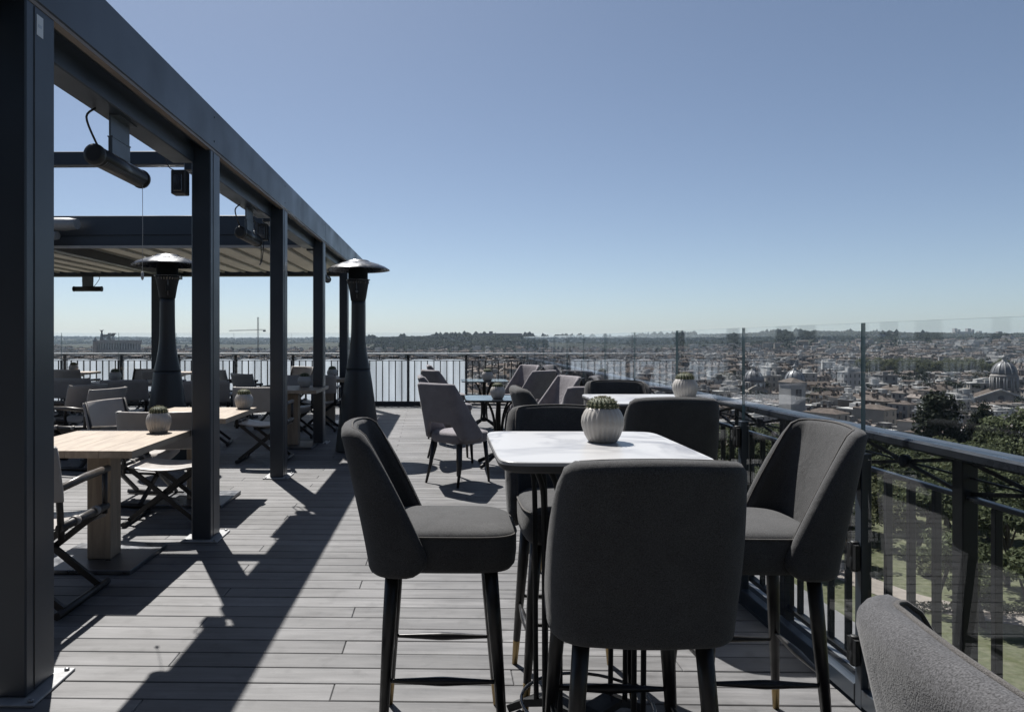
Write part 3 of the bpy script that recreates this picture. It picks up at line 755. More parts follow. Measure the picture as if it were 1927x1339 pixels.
# ------------------------------------------------------------------ marble bar tables
def make_bar_table(label):
    t = thing("bar_table", label, "bar table", group="white marble bar tables")
    a, b = 0.328, 0.370
    mb = MB(); loft(mb, [(0,0,1.028,a,b), (0,0,1.0375,a,b), (0,0,1.040,a-0.0025,b-0.0025)], 72, 11, smooth=False); tp = link("tabletop", mb, M['marble'], t)
    mb = MB(); loft(mb, [(0,0,1.004,a-0.014,b-0.014), (0,0,1.012,a-0.003,b-0.003), (0,0,1.0278,a+0.0015,b+0.0015)], 72, 11, smooth=False); link("edge_band", mb, M['bandedge'], tp)
    for k in range(4):
        an = (k + 0.5) * math.pi / 2; c = math.cos(an); s = math.sin(an)
        for o in (-0.030, 0.030):
            pts = [(0.275, 1.003), (0.25, 0.985), (0.215, 0.93), (0.203, 0.85), (0.200, 0.6), (0.198, 0.25), (0.195, 0.10)]
            mb = MB(); tube(mb, [(r*c - o*s, r*s + o*c, z) for r, z in spline(pts, 3)], 0.0095, 8); link("rod", mb, M['iron'], t)
        mb = MB()
        for p, q in (((0.0, 0.105), (0.16, 0.105)), ((0.16, 0.105), (0.24, 0.075)), ((0.24, 0.075), (0.33, 0.018))):
            bar(mb, (p[0]*c, p[0]*s, p[1]), (q[0]*c, q[0]*s, q[1]), 0.075 if p[0] < 0.2 else 0.06, 0.026)
        link("foot", mb, M['iron'], t)
        mb = MB(); box(mb, -0.045, 0.045, -0.045, 0.045, 1.000, 1.0035); pl = link("mounting_plate", mb, M['iron'], t); pl.location = (0.262*c, 0.262*s, 0)
    mb = MB(); tube(mb, [(0.225*math.cos(q*math.pi/16), 0.225*math.sin(q*math.pi/16), 0.150) for q in range(33)], 0.006, 8, caps=False); link("ring", mb, M['alu'], t)
    return t
tb = make_bar_table("white marble bar table in the foreground with four dark stools around it")
tb.location = (0.497, 2.525, 0)
dup(tb, (1.245, 4.53, 0), 0, "white marble bar table further back, pushed against the glass screen")

# ------------------------------------------------------------------ cactus pots
def cactus_pot(seed):
    r = random.Random(seed)
    t = thing("cactus_pot", "x", "potted cactus", group="cactus pots on the tables")
    prof = [(0.042, 0.0), (0.050, 0.003), (0.062, 0.025), (0.0715, 0.055), (0.0735, 0.072), (0.071, 0.090), (0.063, 0.108), (0.055, 0.119), (0.052, 0.122), (0.048, 0.1205), (0.047, 0.112)]
    mb = MB(); lathe(mb, prof, 96, rib=0.055, ribs=24); p = link("pot", mb, M['pot'], t)
    mb = MB(); lathe(mb, [(0.0485, 0.108), (0.03, 0.111), (0.0, 0.112)], 20); link("soil", mb, M['soil'], p)
    prof = [(0.034, 0.106), (0.046, 0.114), (0.0505, 0.124), (0.049, 0.136), (0.041, 0.148), (0.027, 0.156), (0.010, 0.159), (0.0, 0.157)]
    mb = MB(); lathe(mb, prof, 76, rib=0.13, ribs=19); c = link("cactus", mb, M['cactus'], t)
    mb = MB()
    for k in range(19):
        a0 = 2 * math.pi * k / 19
        for q in range(7):
            f = q / 6; i = 1 + f * 5; i0 = int(i); g = i - i0
            pr = prof[i0][0] * (1-g) + prof[min(i0+1, 7)][0] * g; pz = prof[i0][1] * (1-g) + prof[min(i0+1, 7)][1] * g
            base = Vector((pr*1.065*math.cos(a0), pr*1.065*math.sin(a0), pz))
            out = Vector((math.cos(a0), math.sin(a0), 0.2 + 1.5*f)).normalized()
            for e in range(7):
                d = (out + Vector((r.uniform(-1,1), r.uniform(-1,1), r.uniform(-0.6,1)))*0.85).normalized()
                L = r.uniform(0.005, 0.010); u, w = frame_for(d)
                mb.add([base + u*0.0011, base - u*0.0011, base + d*L], [(0,1,2)]); mb.add([base + w*0.0011, base - w*0.0011, base + d*L], [(0,1,2)])
    link("spines", mb, M['spine'], c)["kind"] = "stuff"
    return t
pot0 = cactus_pot(3); used = [False]
def put_pot(x, y, z, label, rz=0, s=1.0):
    if not used[0]: used[0] = True; o = pot0; o.location = (x, y, z); o.rotation_euler = (0,0,R(rz)); o["label"] = label
    else: o = dup(pot0, (x, y, z), rz, label)
    o.scale = (s, s, s); return o
put_pot(0.567, 2.60, 1.0402, "small cactus in a ribbed white pot on the near marble table", 20, 0.99)
put_pot(1.485, 4.50, 1.0402, "small cactus in a ribbed white pot on the marble table by the glass", 70, 1.0)

# ------------------------------------------------------------------ oak tables (local origin on the floor under the column)
def make_oak_table():
    t = thing("oak_table", "x", "dining table", group="oak dining tables under the pergola")
    for k in range(4):
        w = 0.78 / 4; mb = MB(); cbox(mb, -0.39 + w*k + 0.0004, -0.39 + w*(k+1) - 0.0004, -0.49, 0.49, 0.728, 0.77, 0.0015); link("tabletop_board", mb, M['oak'], t)
    mb = MB(); box(mb, -0.25, 0.25, -0.04, 0.04, 0.69, 0.7278); link("batten", mb, M['oak'], t)
    mb = MB(); cbox(mb, -0.075, 0.075, -0.075, 0.075, 0.0282, 0.6898, 0.004); link("column", mb, M['oak_v'], t)
    mb = MB(); cbox(mb, -0.295, 0.295, -0.295, 0.295, 0.003, 0.028, 0.003); link("base_plate", mb, M['baseplate'], t)
    return t
M['oak_v'] = wood_mat("pale_oak_upright", (0.18, 0.135, 0.095), (0.27, 0.215, 0.155), (9, 9, 1.2), 0.5)
ot0 = make_oak_table()
OAK = [(-2.16, 4.60, 0, "pale oak table nearest the camera, between the first two pergola posts"),
       (-2.14, 6.32, 0, "pale oak table seen behind the second pergola post"),
       (-1.98, 9.60, 0, "oak table behind the third pergola post, with a chair before it"),
       (-1.90, 12.25, 0, "small-looking oak table beside the far patio heater base"),
       (-4.95, 11.0, 0, "oak table left of the inner patio heater, seen past the folding chairs"),
       (-7.35, 14.2, 0, "oak table far left, close to the far railing"),
       (-5.35, 14.2, 0, "oak table by the far railing, half hidden by the inner patio heater")]
oaks = []
for i, (x, y, rz, lab) in enumerate(OAK):
    o = ot0 if i == 0 else dup(ot0, (x, y, 0), rz)
    o.location = (x, y, 0); o["label"] = lab
for (x, y, lab, s) in ((-1.94, 4.93, "cactus in a pale pot on the nearest oak table", 1.12), (-1.83, 6.66, "cactus in a pale pot on the oak table behind the second post", 1.12),
    (-1.86, 9.75, "cactus pot on the oak table behind the third post", 1.2), (-1.86, 12.2, "cactus pot on the oak table beside the far patio heater", 1.2),
    (-5.02, 11.05, "cactus pot on the oak table left of the inner patio heater", 1.2), (-7.28, 14.2, "cactus pot on the far left oak table by the railing", 1.2), (-5.33, 14.2, "cactus pot on the oak table half hidden by the inner patio heater", 1.2)):
    put_pot(x, y, 0.7702, lab, rnd.uniform(0, 360), s)

# ------------------------------------------------------------------ folding director's chairs (local: faces +y)
def make_folding_chair():
    t = thing("folding_chair", "x", "folding chair", group="folding chairs at the oak tables")
    W = 0.27
    # sling seat with a hanging front flap
    P = []
    for i in range(11):
        u = -1 + 2*i/10; x = W * 0.985 * u; z = 0.455 - 0.035*(1 - u*u)
        P.append([(x, -0.235 + 0.46*j/6, z) for j in range(7)] + [(x, 0.238, z - 0.018), (x, 0.24, z - 0.05 - 0.025*(1-u*u))])
    mb = MB(); sheet(mb, P, 0.012, nr=3); link("seat", mb, M['leather'], t)
    P = []
    for i in range(13):
        u = -1 + 2*i/12; x = (W + 0.02) * u
        P.append([(x, -0.262 - 0.055*(1 - u*u) - 0.06*(j/6), 0.60 + 0.265*j/6) for j in range(7)])
    mb = MB(); sheet(mb, P[::-1], 0.020, nr=3); link("backrest", mb, M['leather'], t)
    for s in (-1, 1):
        mb = MB(); tube(mb, [(s*W, -0.235, 0.40), (s*W, -0.255, 0.60), (s*(W+0.002), -0.322, 0.875)], 0.0175, 8); link("back_post", mb, M['chairwood'], t)
        mb = MB(); tube(mb, [(s*W, 0.235, 0.42), (s*W, 0.235, 0.655)], 0.016, 8); link("arm_post", mb, M['chairwood'], t)
        mb = MB(); tube(mb, [(s*W, -0.262, 0.655), (s*W, 0.0, 0.668), (s*W, 0.275, 0.668)], [0.019, 0.022, 0.020], 10); a = link("armrest", mb, M['armwood'], t)
        for yy_ in (-0.10, 0.12):
            mb = MB(); tube(mb, [(s*W, yy_-0.02, 0.4605), (s*W, yy_+0.02, 0.4605)], 0.0265, 10); link("strap", mb, M['strap'], t)
        mb = MB(); tube(mb, [(s*W, -0.255, 0.458), (s*W, 0.255, 0.458)], 0.0225, 10); link("seat_rail", mb, M['chairwood'], t)
        mb = MB(); tube(mb, [(s*(W-0.005), -0.27, 0.022), (s*(W-0.005), 0.28, 0.022)], 0.020, 8); link("floor_runner", mb, M['chairwood'], t)
        for yy_ in (-0.19, 0.20):
            mb = MB(); o = 0.014*s; bar(mb, (s*(W-0.01), yy_ + o, 0.445), (-s*(W-0.01), yy_ + o, 0.035), 0.022, 0.034); link("leg", mb, M['chairwood'], t)
    mb = MB(); tube(mb, [(0, -0.20, 0.24), (0, 0.21, 0.24)], 0.010, 8); link("pivot_rod", mb, M['iron'], t)
    return t
fc0 = make_folding_chair()
FC = [(-2.19, 3.86, 0, "folding chair half hidden behind the nearest pergola post, at the near oak table"),
      (-2.13, 5.66, 2, "folding chair with a sagging seat just beyond the nearest oak table, seen from behind"),
      (-2.66, 6.30, -100, "folding chair with a shiny tilted back left of the second oak table"),
      (-2.08, 8.48, 1, "folding chair seen from behind between the second and third pergola posts"),
      (-3.98, 8.00, 75, "folding chair with a sunlit seat facing left, left of the inner patio heater"),
      (-4.55, 8.75, 70, "folding chair facing left, cut off by the edge of the nearest post"),
      (-5.20, 10.35, 0, "folding chair with a wide dark back before the oak table left of the inner heater"),
      (-3.15, 9.75, 10, "folding chair partly behind the inner patio heater and second post"),
      (-5.55, 12.95, 160, "folding chair with a bright back just left of the inner patio heater stem"),
      (-5.0, 13.0, 0, "folding chair seen from behind at the far railing left of the inner heater"),
      (-6.75, 13.3, -10, "folding chair in front of the far left oak table"),
      (-3.72, 13.2, -60, "folding chair turned sideways near the far railing, between second and third posts"),
      (-2.98, 11.7, -40, "folding chair turned to the right, just left of the third pergola post"),
      (-2.98, 14.3, 150, "folding chair with a sunlit back right of the third pergola post by the far railing"),
      (-2.14, 10.6, 180, "folding chair facing the camera beyond the third oak table"),
      (-1.92, 11.35, 0, "folding chair seen between the third and fourth posts beside the far patio heater"),
      (-4.35, 9.9, 20, "folding chair seen from behind just left of the inner patio heater cone")]
for i, (x, y, rz, lab) in enumerate(FC):
    o = fc0 if i == 0 else dup(fc0, (x, y, 0), rz)
    o.location = (x, y, 0); o.rotation_euler = (0, 0, R(rz)); o["label"] = lab

# ------------------------------------------------------------------ patio heaters
def make_patio_heater():
    t = thing("patio_heater", "x", "patio heater", group="mushroom patio heaters")
    mb = MB(); lathe(mb, spline([(0.285, 0.004), (0.285, 0.03), (0.262, 0.25), (0.222, 0.55), (0.185, 0.82), (0.152, 1.04)], 4), 40); b = link("base_cone", mb, M['heater'], t)
    mb = MB(); lathe(mb, spline([(0.154, 1.04), (0.150, 1.055), (0.120, 1.20), (0.097, 1.38), (0.088, 1.60), (0.086, 1.90)], 4), 40); link("stem", mb, M['heater'], t)
    mb = MB(); lathe(mb, [(0.156, 1.036), (0.1575, 1.040), (0.156, 1.046)], 40); link("seam_ring", mb, M['iron'], b)
    mb = MB(); lathe(mb, [(0.090, 1.90), (0.092, 1.905), (0.112, 2.03), (0.136, 2.14), (0.136, 2.165)], 32); bu = link("burner", mb, M['mesh_black'], t)
    for k in range(26):
        a = 2*math.pi*k/26
        mb = MB(); c = math.cos(a); s = math.sin(a); bar(mb, (0.130*c, 0.130*s, 2.118), (0.1375*c, 0.1375*s, 2.142), 0.010, 0.004); link("vent_slot", mb, M['alu'], bu)
    mb = MB(); lathe(mb, [(0.138, 2.165), (0.138, 2.172), (0.124, 2.175), (0.124, 2.30), (0.06, 2.33)], 32); link("emitter_screen", mb, M['heater'], t)
    mb = MB(); lathe(mb, [(0.150, 2.160), (0.152, 2.166), (0.150, 2.172), (0.138, 2.172)], 32); link("collar", mb, M['alu'], bu)
    prof = [(0.0, 2.420), (0.12, 2.417), (0.135, 2.412), (0.145, 2.400), (0.24, 2.372), (0.34, 2.335), (0.395, 2.300), (0.405, 2.288), (0.398, 2.288), (0.335, 2.325), (0.235, 2.362), (0.14, 2.388), (0.0, 2.395)]
    mb = MB(); lathe(mb, prof[::-1], 48); d = link("reflector", mb, M['alu'], t)
    for k in range(8):
        a = 2*math.pi*k/8; mb = MB(); lathe(mb, [(0.008, 0), (0.008, 0.004), (0.004, 0.007)], 8, (0.25*math.cos(a), 0.25*math.sin(a), 2.368)); link("rivet", mb, M['grill'], d)
    for k in range(3):
        a = 2*math.pi*k/3 + 0.5; c = math.cos(a); s = math.sin(a)
        mb = MB(); tube(mb, [(0.105*c, 0.105*s, 1.93), (0.145*c, 0.145*s, 2.16)], 0.004, 6); link("side_wire", mb, M['grill'], bu)
    mb = MB(); cbox(mb, -0.03, 0.03, -0.128, -0.105, 1.98, 2.05, 0.003); kp = link("control_panel", mb, M['iron'], bu)
    mb = MB(); tube(mb, [(0, -0.128, 2.012), (0, -0.15, 2.012)], 0.016, 12); link("knob", mb, M['grill'], kp)
    return t
ph = make_patio_heater(); ph.location = (-1.08, 9.25, 0); ph["label"] = "mushroom patio heater standing outside the pergola beside the far posts"
dup(ph, (-3.28, 8.6, 0), 25, "mushroom patio heater inside the pergola, left of the second post")

# ------------------------------------------------------------------ infrared strip heaters and small fittings under the pergola
def make_ir_heater(L=0.62, cable=True):
    """local: tube along y, hangs from z=0 (underside of the beam) downwards"""
    t = thing("infrared_heater", "x", "infrared heater", group="infrared heaters hung from the pergola")
    mb = MB(); cbox(mb, -0.006, 0.006, -0.12, 0.12, -0.115, 0.0, 0.002); box(mb, -0.006, 0.05, -0.12, 0.12, -0.006, -0.0002); br = link("bracket", mb, M['bracket'], t)
    mb = MB(); cbox(mb, -0.012, 0.012, -0.115, 0.115, -0.215, -0.1155, 0.003); box(mb, -0.015, 0.015, -0.117, 0.117, -0.122, -0.116); link("bracket_plate", mb, M['bracket'], t)
    zc = -0.264; r = 0.052
    vs = []; n = 20; mb = MB()
    tube(mb, [(0, -L/2 + 0.03, zc), (0, L/2 - 0.03, zc)], r, 24, caps=True); h = link("housing", mb, M['black_plastic'], t)
    for s in (-1, 1):
        mb = MB(); tube(mb, [(0, s*(L/2-0.032), zc), (0, s*(L/2-0.02), zc), (0, s*(L/2-0.006), zc), (0, s*L/2, zc)], [r+0.004, r+0.005, r+0.003, r*0.7], 24); link("end_cap", mb, M['heater'], t)
    for k in range(22):
        y = -L/2 + 0.07 + (L-0.14)*k/21
        mb = MB(); tube(mb, [(r*1.01*math.cos(a), y, zc + r*1.01*math.sin(a)) for a in [R(-150 + 20*q) for q in range(7)]], 0.0022, 5); link("guard_wire", mb, M['grill'], h)
    mb = MB(); tube(mb, spline([(-0.02, -0.24, -0.005), (-0.055, -0.27, -0.06), (-0.045, -0.20, -0.16), (-0.03, -0.14, -0.215), (-0.01, -0.09, -0.225)], 5), 0.006, 7); link("cable", mb, M['black_plastic'], t)
    return t
ir = make_ir_heater(); ir.location = (-1.82, 4.06, 2.634); ir["label"] = "large black infrared heater under the nearest pergola bay"
dup(ir, (-1.82, 6.80, 2.634), 0, "infrared heater with loose cables under the second pergola bay")
dup(ir, (-1.84, 11.3, 2.634), 0, "infrared heater beside the dome of the far patio heater")
dup(ir, (-7.4, 15.02, 2.733), 90, "infrared heater below the far cross beam at the left")
dup(ir, (-8.3, 12.4, 2.66), 0, "infrared heater high under the canopy beside the nearest post")
# pull cord of the nearest heater
pc = thing("pull_cord", "thin pale pull cord hanging below the nearest infrared heater", "cord", (-1.79, 4.30, 2.31))
mb = MB(); tube(mb, [(0, 0, 0.02), (0.001, 0.002, -0.25), (0, 0, -0.50)], 0.0016, 6); link("cord", mb, M['cream_cord'], pc)
mb = MB(); lathe(mb, [(0.003, -0.500), (0.008, -0.512), (0.009, -0.54), (0.004, -0.552)], 10); link("pull", mb, M['cream_cord'], pc)
def spot(x, y, lab):
    t = thing("wall_light", lab, "light fitting", (x, y, 2.475), group="box lights on the pergola posts")
    mb = MB(); cbox(mb, -0.05, 0.05, -0.045, 0.045, -0.075, 0.09, 0.006); b = link("housing", mb, M['heater'], t)
    mb = MB(); cbox(mb, -0.028, 0.028, -0.051, -0.0455, -0.055, 0.06, 0.002); link("lens", mb, M['alu'], t)
    mb = MB(); tube(mb, spline([(-0.03, 0.0, 0.09), (-0.08, 0.0, 0.12), (-0.11, 0.0, 0.20), (-0.10, 0.0, 0.26)], 4), 0.004, 6); link("cable", mb, M['black_plastic'], t)
spot(-1.81, 4.98, "small box light with a cable at the top of the second pergola post")
spot(-1.81, 7.28, "small box light at the top of the third pergola post")
lc = thing("loose_cable", "looped loose cables dangling beside the third pergola post", "cable", (-1.84, 6.95, 2.60))
mb = MB(); tube(mb, spline([(0, 0, 0.03), (0.02, 0.1, -0.10), (-0.03, 0.15, -0.16), (0.03, 0.22, -0.22), (0.02, 0.3, -0.38), (-0.01, 0.36, -0.44), (0.0, 0.42, -0.38), (0.01, 0.44, -0.20), (0, 0.45, 0.03)], 6), 0.005, 7); link("cable", mb, M['black_plastic'], lc)
mb = MB(); tube(mb, spline([(0, 0.02, -0.10), (0.02, 0.06, -0.15), (-0.02, 0.14, -0.13), (0.02, 0.18, -0.20), (0, 0.26, -0.18)], 6), 0.004, 7); link("cable", mb, M['cream_cord'], lc)

# ------------------------------------------------------------------ mauve dining chairs (local: faces +y)
def make_mauve_chair():
    t = thing("dining_chair", "x", "dining chair", group="mauve upholstered chairs at the dark tables")
    zb, zt = 0.50, 0.97
    def pt(s, z):
        k = (z - zb) / (zt - zb); hw = 0.235 - 0.01 * k; rc = 0.05; st = hw - rc; arc = rc * math.pi / 2
        ss = abs(s); sg = 1 if s >= 0 else -1
        if ss < st: x = ss; y = -0.01 * math.cos(ss / st * math.pi / 2)
        elif ss < st + arc: q = (ss - st) / rc; x = st + rc * math.sin(q); y = rc * (1 - math.cos(q))
        else: x = hw; y = rc + ss - st - arc
        return Vector((sg * x, -0.235 + y - 0.13 * k, z))
    S = 0.185 + 0.0785 + 0.22
    def ztop(ss):
        q = max(0, (ss - 0.225) / (S - 0.225)); return zt - (zt - 0.50) * q ** 0.95
    mb = MB(); P = []
    for i in range(31):
        s = -S + 2*S*i/30; top = ztop(abs(s)); lo = 0.625 if abs(s) < 0.15 else 0.625 - (0.17) * sst(0.13, 0.24, abs(s))
        lo = min(lo, top - 0.03)
        P.append([pt(s, lo + (top - lo) * j / 9) for j in range(10)])
    sheet(mb, P[::-1], 0.045, nr=5); b = link("backrest", mb, M['lilac'], t)
    mb = MB(); loft(mb, [(0,0.01,0.40,0.20,0.20), (0,0.01,0.405,0.215,0.225), (0,0.01,0.43,0.228,0.242), (0,0.01,0.475,0.23,0.245), (0,0.01,0.50,0.222,0.238), (0,0.01,0.512,0.19,0.205), (0,0.01,0.518,0.10,0.11), (0,0.01,0.519,0.01,0.01)], 40, 4.2); link("seat", mb, M['lilac'], t)
    for sx in (-1, 1):
        for sy in (-1, 1):
            mb = MB(); tube(mb, [(0.175*sx, 0.19*sy, 0.405), (0.19*sx, 0.205*sy, 0.2), (0.205*sx, (0.215 if sy > 0 else 0.26)*sy, 0)], [0.023, 0.019, 0.012], 10); link("leg", mb, M['leg'], t)
    return t
mc0 = make_mauve_chair()
MC = [(0.16, 7.22, -42, "mauve dining chair with a cut-out back, nearest of the group, seen from behind"),
      (0.10, 8.50, -84, "mauve dining chair right behind the nearest mauve chair on the left of the dark table"),
      (0.12, 10.3, -60, "mauve dining chair at the near left of the further dark table"),
      (0.12, 12.2, -85, "mauve dining chair at the far left, closest to the far railing"),
      (1.26, 6.85, 12, "mauve dining chair nearest the second marble table, seen from behind"),
      (1.13, 8.30, 112, "mauve dining chair with a bright inner back right of the nearer dark table"),
      (1.16, 10.2, 40, "mauve dining chair with a shaded back at the near right of the further dark table"),
      (1.16, 11.95, 125, "mauve dining chair with a bright back at the far right of the further dark table")]
for i, (x, y, rz, lab) in enumerate(MC):
    o = mc0 if i == 0 else dup(mc0, (x, y, 0), rz)
    o.location = (x, y, 0); o.rotation_euler = (0, 0, R(rz)); o["label"] = lab
def make_bistro():
    t = thing("bistro_table", "x", "bistro table", group="dark topped bistro tables")
    mb = MB(); loft(mb, [(0,0,0.742,0.365,0.365), (0,0,0.746,0.372,0.372), (0,0,0.756,0.372,0.372), (0,0,0.759,0.369,0.369)], 64, 9, smooth=False); link("tabletop", mb, M['darkglass'], t)
    for k in range(4):
        a = math.pi/4 + k*math.pi/2; c = math.cos(a); s = math.sin(a)
        mb = MB(); tube(mb, [(r*c, r*s, z) for r, z in spline([(0.25, 0.741), (0.17, 0.70), (0.10, 0.60), (0.06, 0.45), (0.055, 0.25), (0.07, 0.14)], 4)], 0.012, 8); link("support", mb, M['iron'], t)
        mb = MB(); tube(mb, [(r*c, r*s, z) for r, z in spline([(0.02, 0.14), (0.10, 0.11), (0.22, 0.05), (0.30, 0.018)], 4)], [0.022]*12 + [0.015], 8); link("foot", mb, M['iron'], t)
    mb = MB(); lathe(mb, [(0.035, 0.10), (0.04, 0.12), (0.026, 0.18), (0.026, 0.70), (0.06, 0.74)], 14); link("column", mb, M['iron'], t)
    return t
bt0 = make_bistro(); bt0.location = (0.62, 8.15, 0); bt0["label"] = "nearer dark topped bistro table among the mauve chairs"
dup(bt0, (0.66, 11.7, 0), 0, "further dark topped bistro table among the mauve chairs")
put_pot(0.60, 8.0, 0.7592, "cactus pot on the nearer dark bistro table", 45, 1.1)
put_pot(0.70, 11.5, 0.7592, "cactus pot on the further dark bistro table", 10, 1.2)
# ------------------------------------------------------------------ city
def wall_mat(name, col): return pmat(name, col, 0.9, 0, 0.16, 0.25, 0, 1, objvar=0.12, spec=0.0, detail=6)
WALLS = [wall_mat("cream_render", (0.28, 0.257, 0.228)), wall_mat("ochre_render", (0.20, 0.165, 0.13)), wall_mat("grey_render", (0.18, 0.18, 0.18)), wall_mat("white_render", (0.32, 0.315, 0.306)), wall_mat("rose_render", (0.18, 0.145, 0.13))]
WALLN = ["cream", "ochre", "grey", "white", "rose"]
ROOFS = [pmat("weathered_tiles", (0.088, 0.075, 0.067), 0.95, 0, 0.3, 0.6, 0, 1, objvar=0.2, spec=0.0, detail=8), pmat("pale_tiles", (0.145, 0.128, 0.117), 0.95, 0, 0.3, 0.6, 0, 1, objvar=0.2, spec=0.0, detail=8), pmat("flat_roof_felt", (0.19, 0.185, 0.18), 0.95, 0, 0.25, 0.4, 0, 1, objvar=0.25, spec=0.0, detail=8)]
ROOFS.append(pmat("white_terrace", (0.32, 0.316, 0.307), 0.9, 0, 0.2, 0.4, 0, 1, objvar=0.2, spec=0.0, detail=8))
ROOFN = ["tiled", "pale tiled", "flat", "white flat"]
def at(px, D):
    """map spot on the bearing of a picture column, D metres out"""
    a = (px - 805.3) / 1370.0
    return D * (a * 0.99978 - 0.02094), D * (0.99978 + a * 0.02094)
def building_geo(w, d, h, kind, r):
    """walls, roof, windows of a town house with its base at z=0"""
    W = MB(); box(W, -w/2, w/2, -d/2, d/2, -6, h)
    Rf = MB(); ov = 0.5
    if kind < 2:
        rh = min(w, d) * r.uniform(0.16, 0.24)
        if w > d: a = [(-w/2+ (d/2 if r.random() < 0.6 else 0), 0), (w/2 - (d/2 if r.random() < 0.6 else 0), 0)]
        else: a = [(0, -d/2 + (w/2 if r.random() < 0.6 else 0)), (0, d/2 - (w/2 if r.random() < 0.6 else 0))]
        X = w/2 + ov; Y = d/2 + ov
        vs = [(-X,-Y,h+0.02), (X,-Y,h+0.02), (X,Y,h+0.02), (-X,Y,h+0.02), (a[0][0], a[0][1], h+rh), (a[1][0], a[1][1], h+rh)]
        fs = [(0,1,5,4), (1,2,5), (2,3,4,5), (3,0,4), (3,2,1,0)] if w > d else [(0,1,4), (1,2,5,4), (2,3,5), (3,0,4,5), (3,2,1,0)]
        Rf.add(vs, fs)
        for q in range(r.randint(1, 3)):
            x = r.uniform(-w/3, w/3); y = r.uniform(-d/3, d/3); box(Rf, x-0.6, x+0.6, y-0.5, y+0.5, h+0.1, h+rh+1.2)
    else:
        box(Rf, -w/2-0.3, w/2+0.3, -d/2-0.3, d/2+0.3, h+0.02, h+0.5)
        for q in range(r.randint(2, 4)):
            a = r.uniform(0.08, 0.25)*w; b = r.uniform(0.08, 0.25)*d; x = r.uniform(-w/2+a, w/2-a); y = r.uniform(-d/2+b, d/2-b); box(Rf, x-a, x+a, y-b, y+b, h+0.51, h+r.uniform(1.4, 3.6))
        x = r.uniform(-w/3, w/3); box(Rf, x-0.06, x+0.06, -0.06, 0.06, h+0.4, h+5.5)
    for q in range(r.randint(2, 5)):     # chimneys, hatches, stair heads
        x = r.uniform(-w/2.2, w/2.2); y = r.uniform(-d/2.2, d/2.2); a = r.uniform(0.25, 0.8); box(Rf, x-a, x+a, y-0.4, y+0.4, h+0.03, h+r.uniform(1.6, 3.4))
    G = MB(); nf = max(2, int(h/3.6))
    for f in range(nf):
        z = h - 1.7 - 3.5*f
        if z < 1: break
        for side, L in ((0, w), (1, d), (2, d)):
            n = max(2, int(L/3.0))
            for k in range(n):
                u = -L/2 + L*(k+0.5)/n; a, b = 0.55, 0.95
                if side == 0: G.add([(u-a,-d/2-0.04,z-b),(u+a,-d/2-0.04,z-b),(u+a,-d/2-0.04,z+b),(u-a,-d/2-0.04,z+b)], [(0,1,2,3)])
                elif side == 1: G.add([(-w/2-0.04,u+a,z-b),(-w/2-0.04,u-a,z-b),(-w/2-0.04,u-a,z+b),(-w/2-0.04,u+a,z+b)], [(0,1,2,3)])
                else: G.add([(w/2+0.04,u-a,z-b),(w/2+0.04,u+a,z-b),(w/2+0.04,u+a,z+b),(w/2+0.04,u-a,z+b)], [(0,1,2,3)])
    return W, Rf, G
r = random.Random(21)
KEEP = []       # spots kept clear for landmark buildings: x, y, radius
for (px_, D_, rr_) in ((1890, 480, 34), (1418, 520, 20), (1496, 520, 20), (1484, 305, 11)): KEEP.append((*at(px_, D_), rr_))
variants = []
for k in range(36):
    kind = (0, 1, 2, 3, 0, 2, 1, 3, 0)[k % 9]
    w = r.uniform(7, 15) * (1.6 if k % 9 == 0 else 1); d = r.uniform(6, 11); h = r.uniform(8, 19)
    W, Rf, G = building_geo(w, d, h, kind, r)
    wi = r.choice((0, 0, 1, 1, 2, 3, 4))
    root = W.mesh("wall"); root.materials.append(WALLS[wi]); rm = Rf.mesh("roof"); rm.materials.append(ROOFS[kind]); gm = G.mesh("windows"); gm.materials.append(M['window_dark'])
    variants.append((root, rm, gm, wi, kind))
def town_house(x, y, rz, v):
    wm, rm, gm, wi, kind = v
    o = bpy.data.objects.new("town_house", wm); COL.objects.link(o)
    o.location = (x, y, ground_z(x, y)); o.rotation_euler = (0, 0, rz)
    q = 834 + 1370 * x / y; b = wm.vertices[6].co; dist = math.hypot(x, y)
    zone = "left of the paired domes" if q < 1380 else "by the paired domes" if q < 1540 else "under the green avenue" if q < 1700 else "left of the large dome" if q < 1820 else "by the large dome"
    rows = "nearest" if dist < 310 else "second" if dist < 380 else "third" if dist < 450 else "furthest"
    size = ("wide " if b.x > 7 else "narrow " if b.x < 4.5 else "") + ("low " if b.z < 12 else "tall " if b.z > 16 else "")
    tag(o, "%s%s town house, %s roof, %s rows %s" % (size, WALLN[wi], ROOFN[kind], rows, zone), "building", "%s houses with %s roofs in the city" % (WALLN[wi], ROOFN[kind]))
    c = bpy.data.objects.new("roof", rm); COL.objects.link(c); c.parent = o
    c = bpy.data.objects.new("windows", gm); COL.objects.link(c); c.parent = o; c["kind"] = "stuff"
    return o
far_w = [MB() for _ in WALLS]; far_r = [MB() for _ in ROOFS]; far_g = MB()
cell = 15.0; nind = 0
gy = 232.0
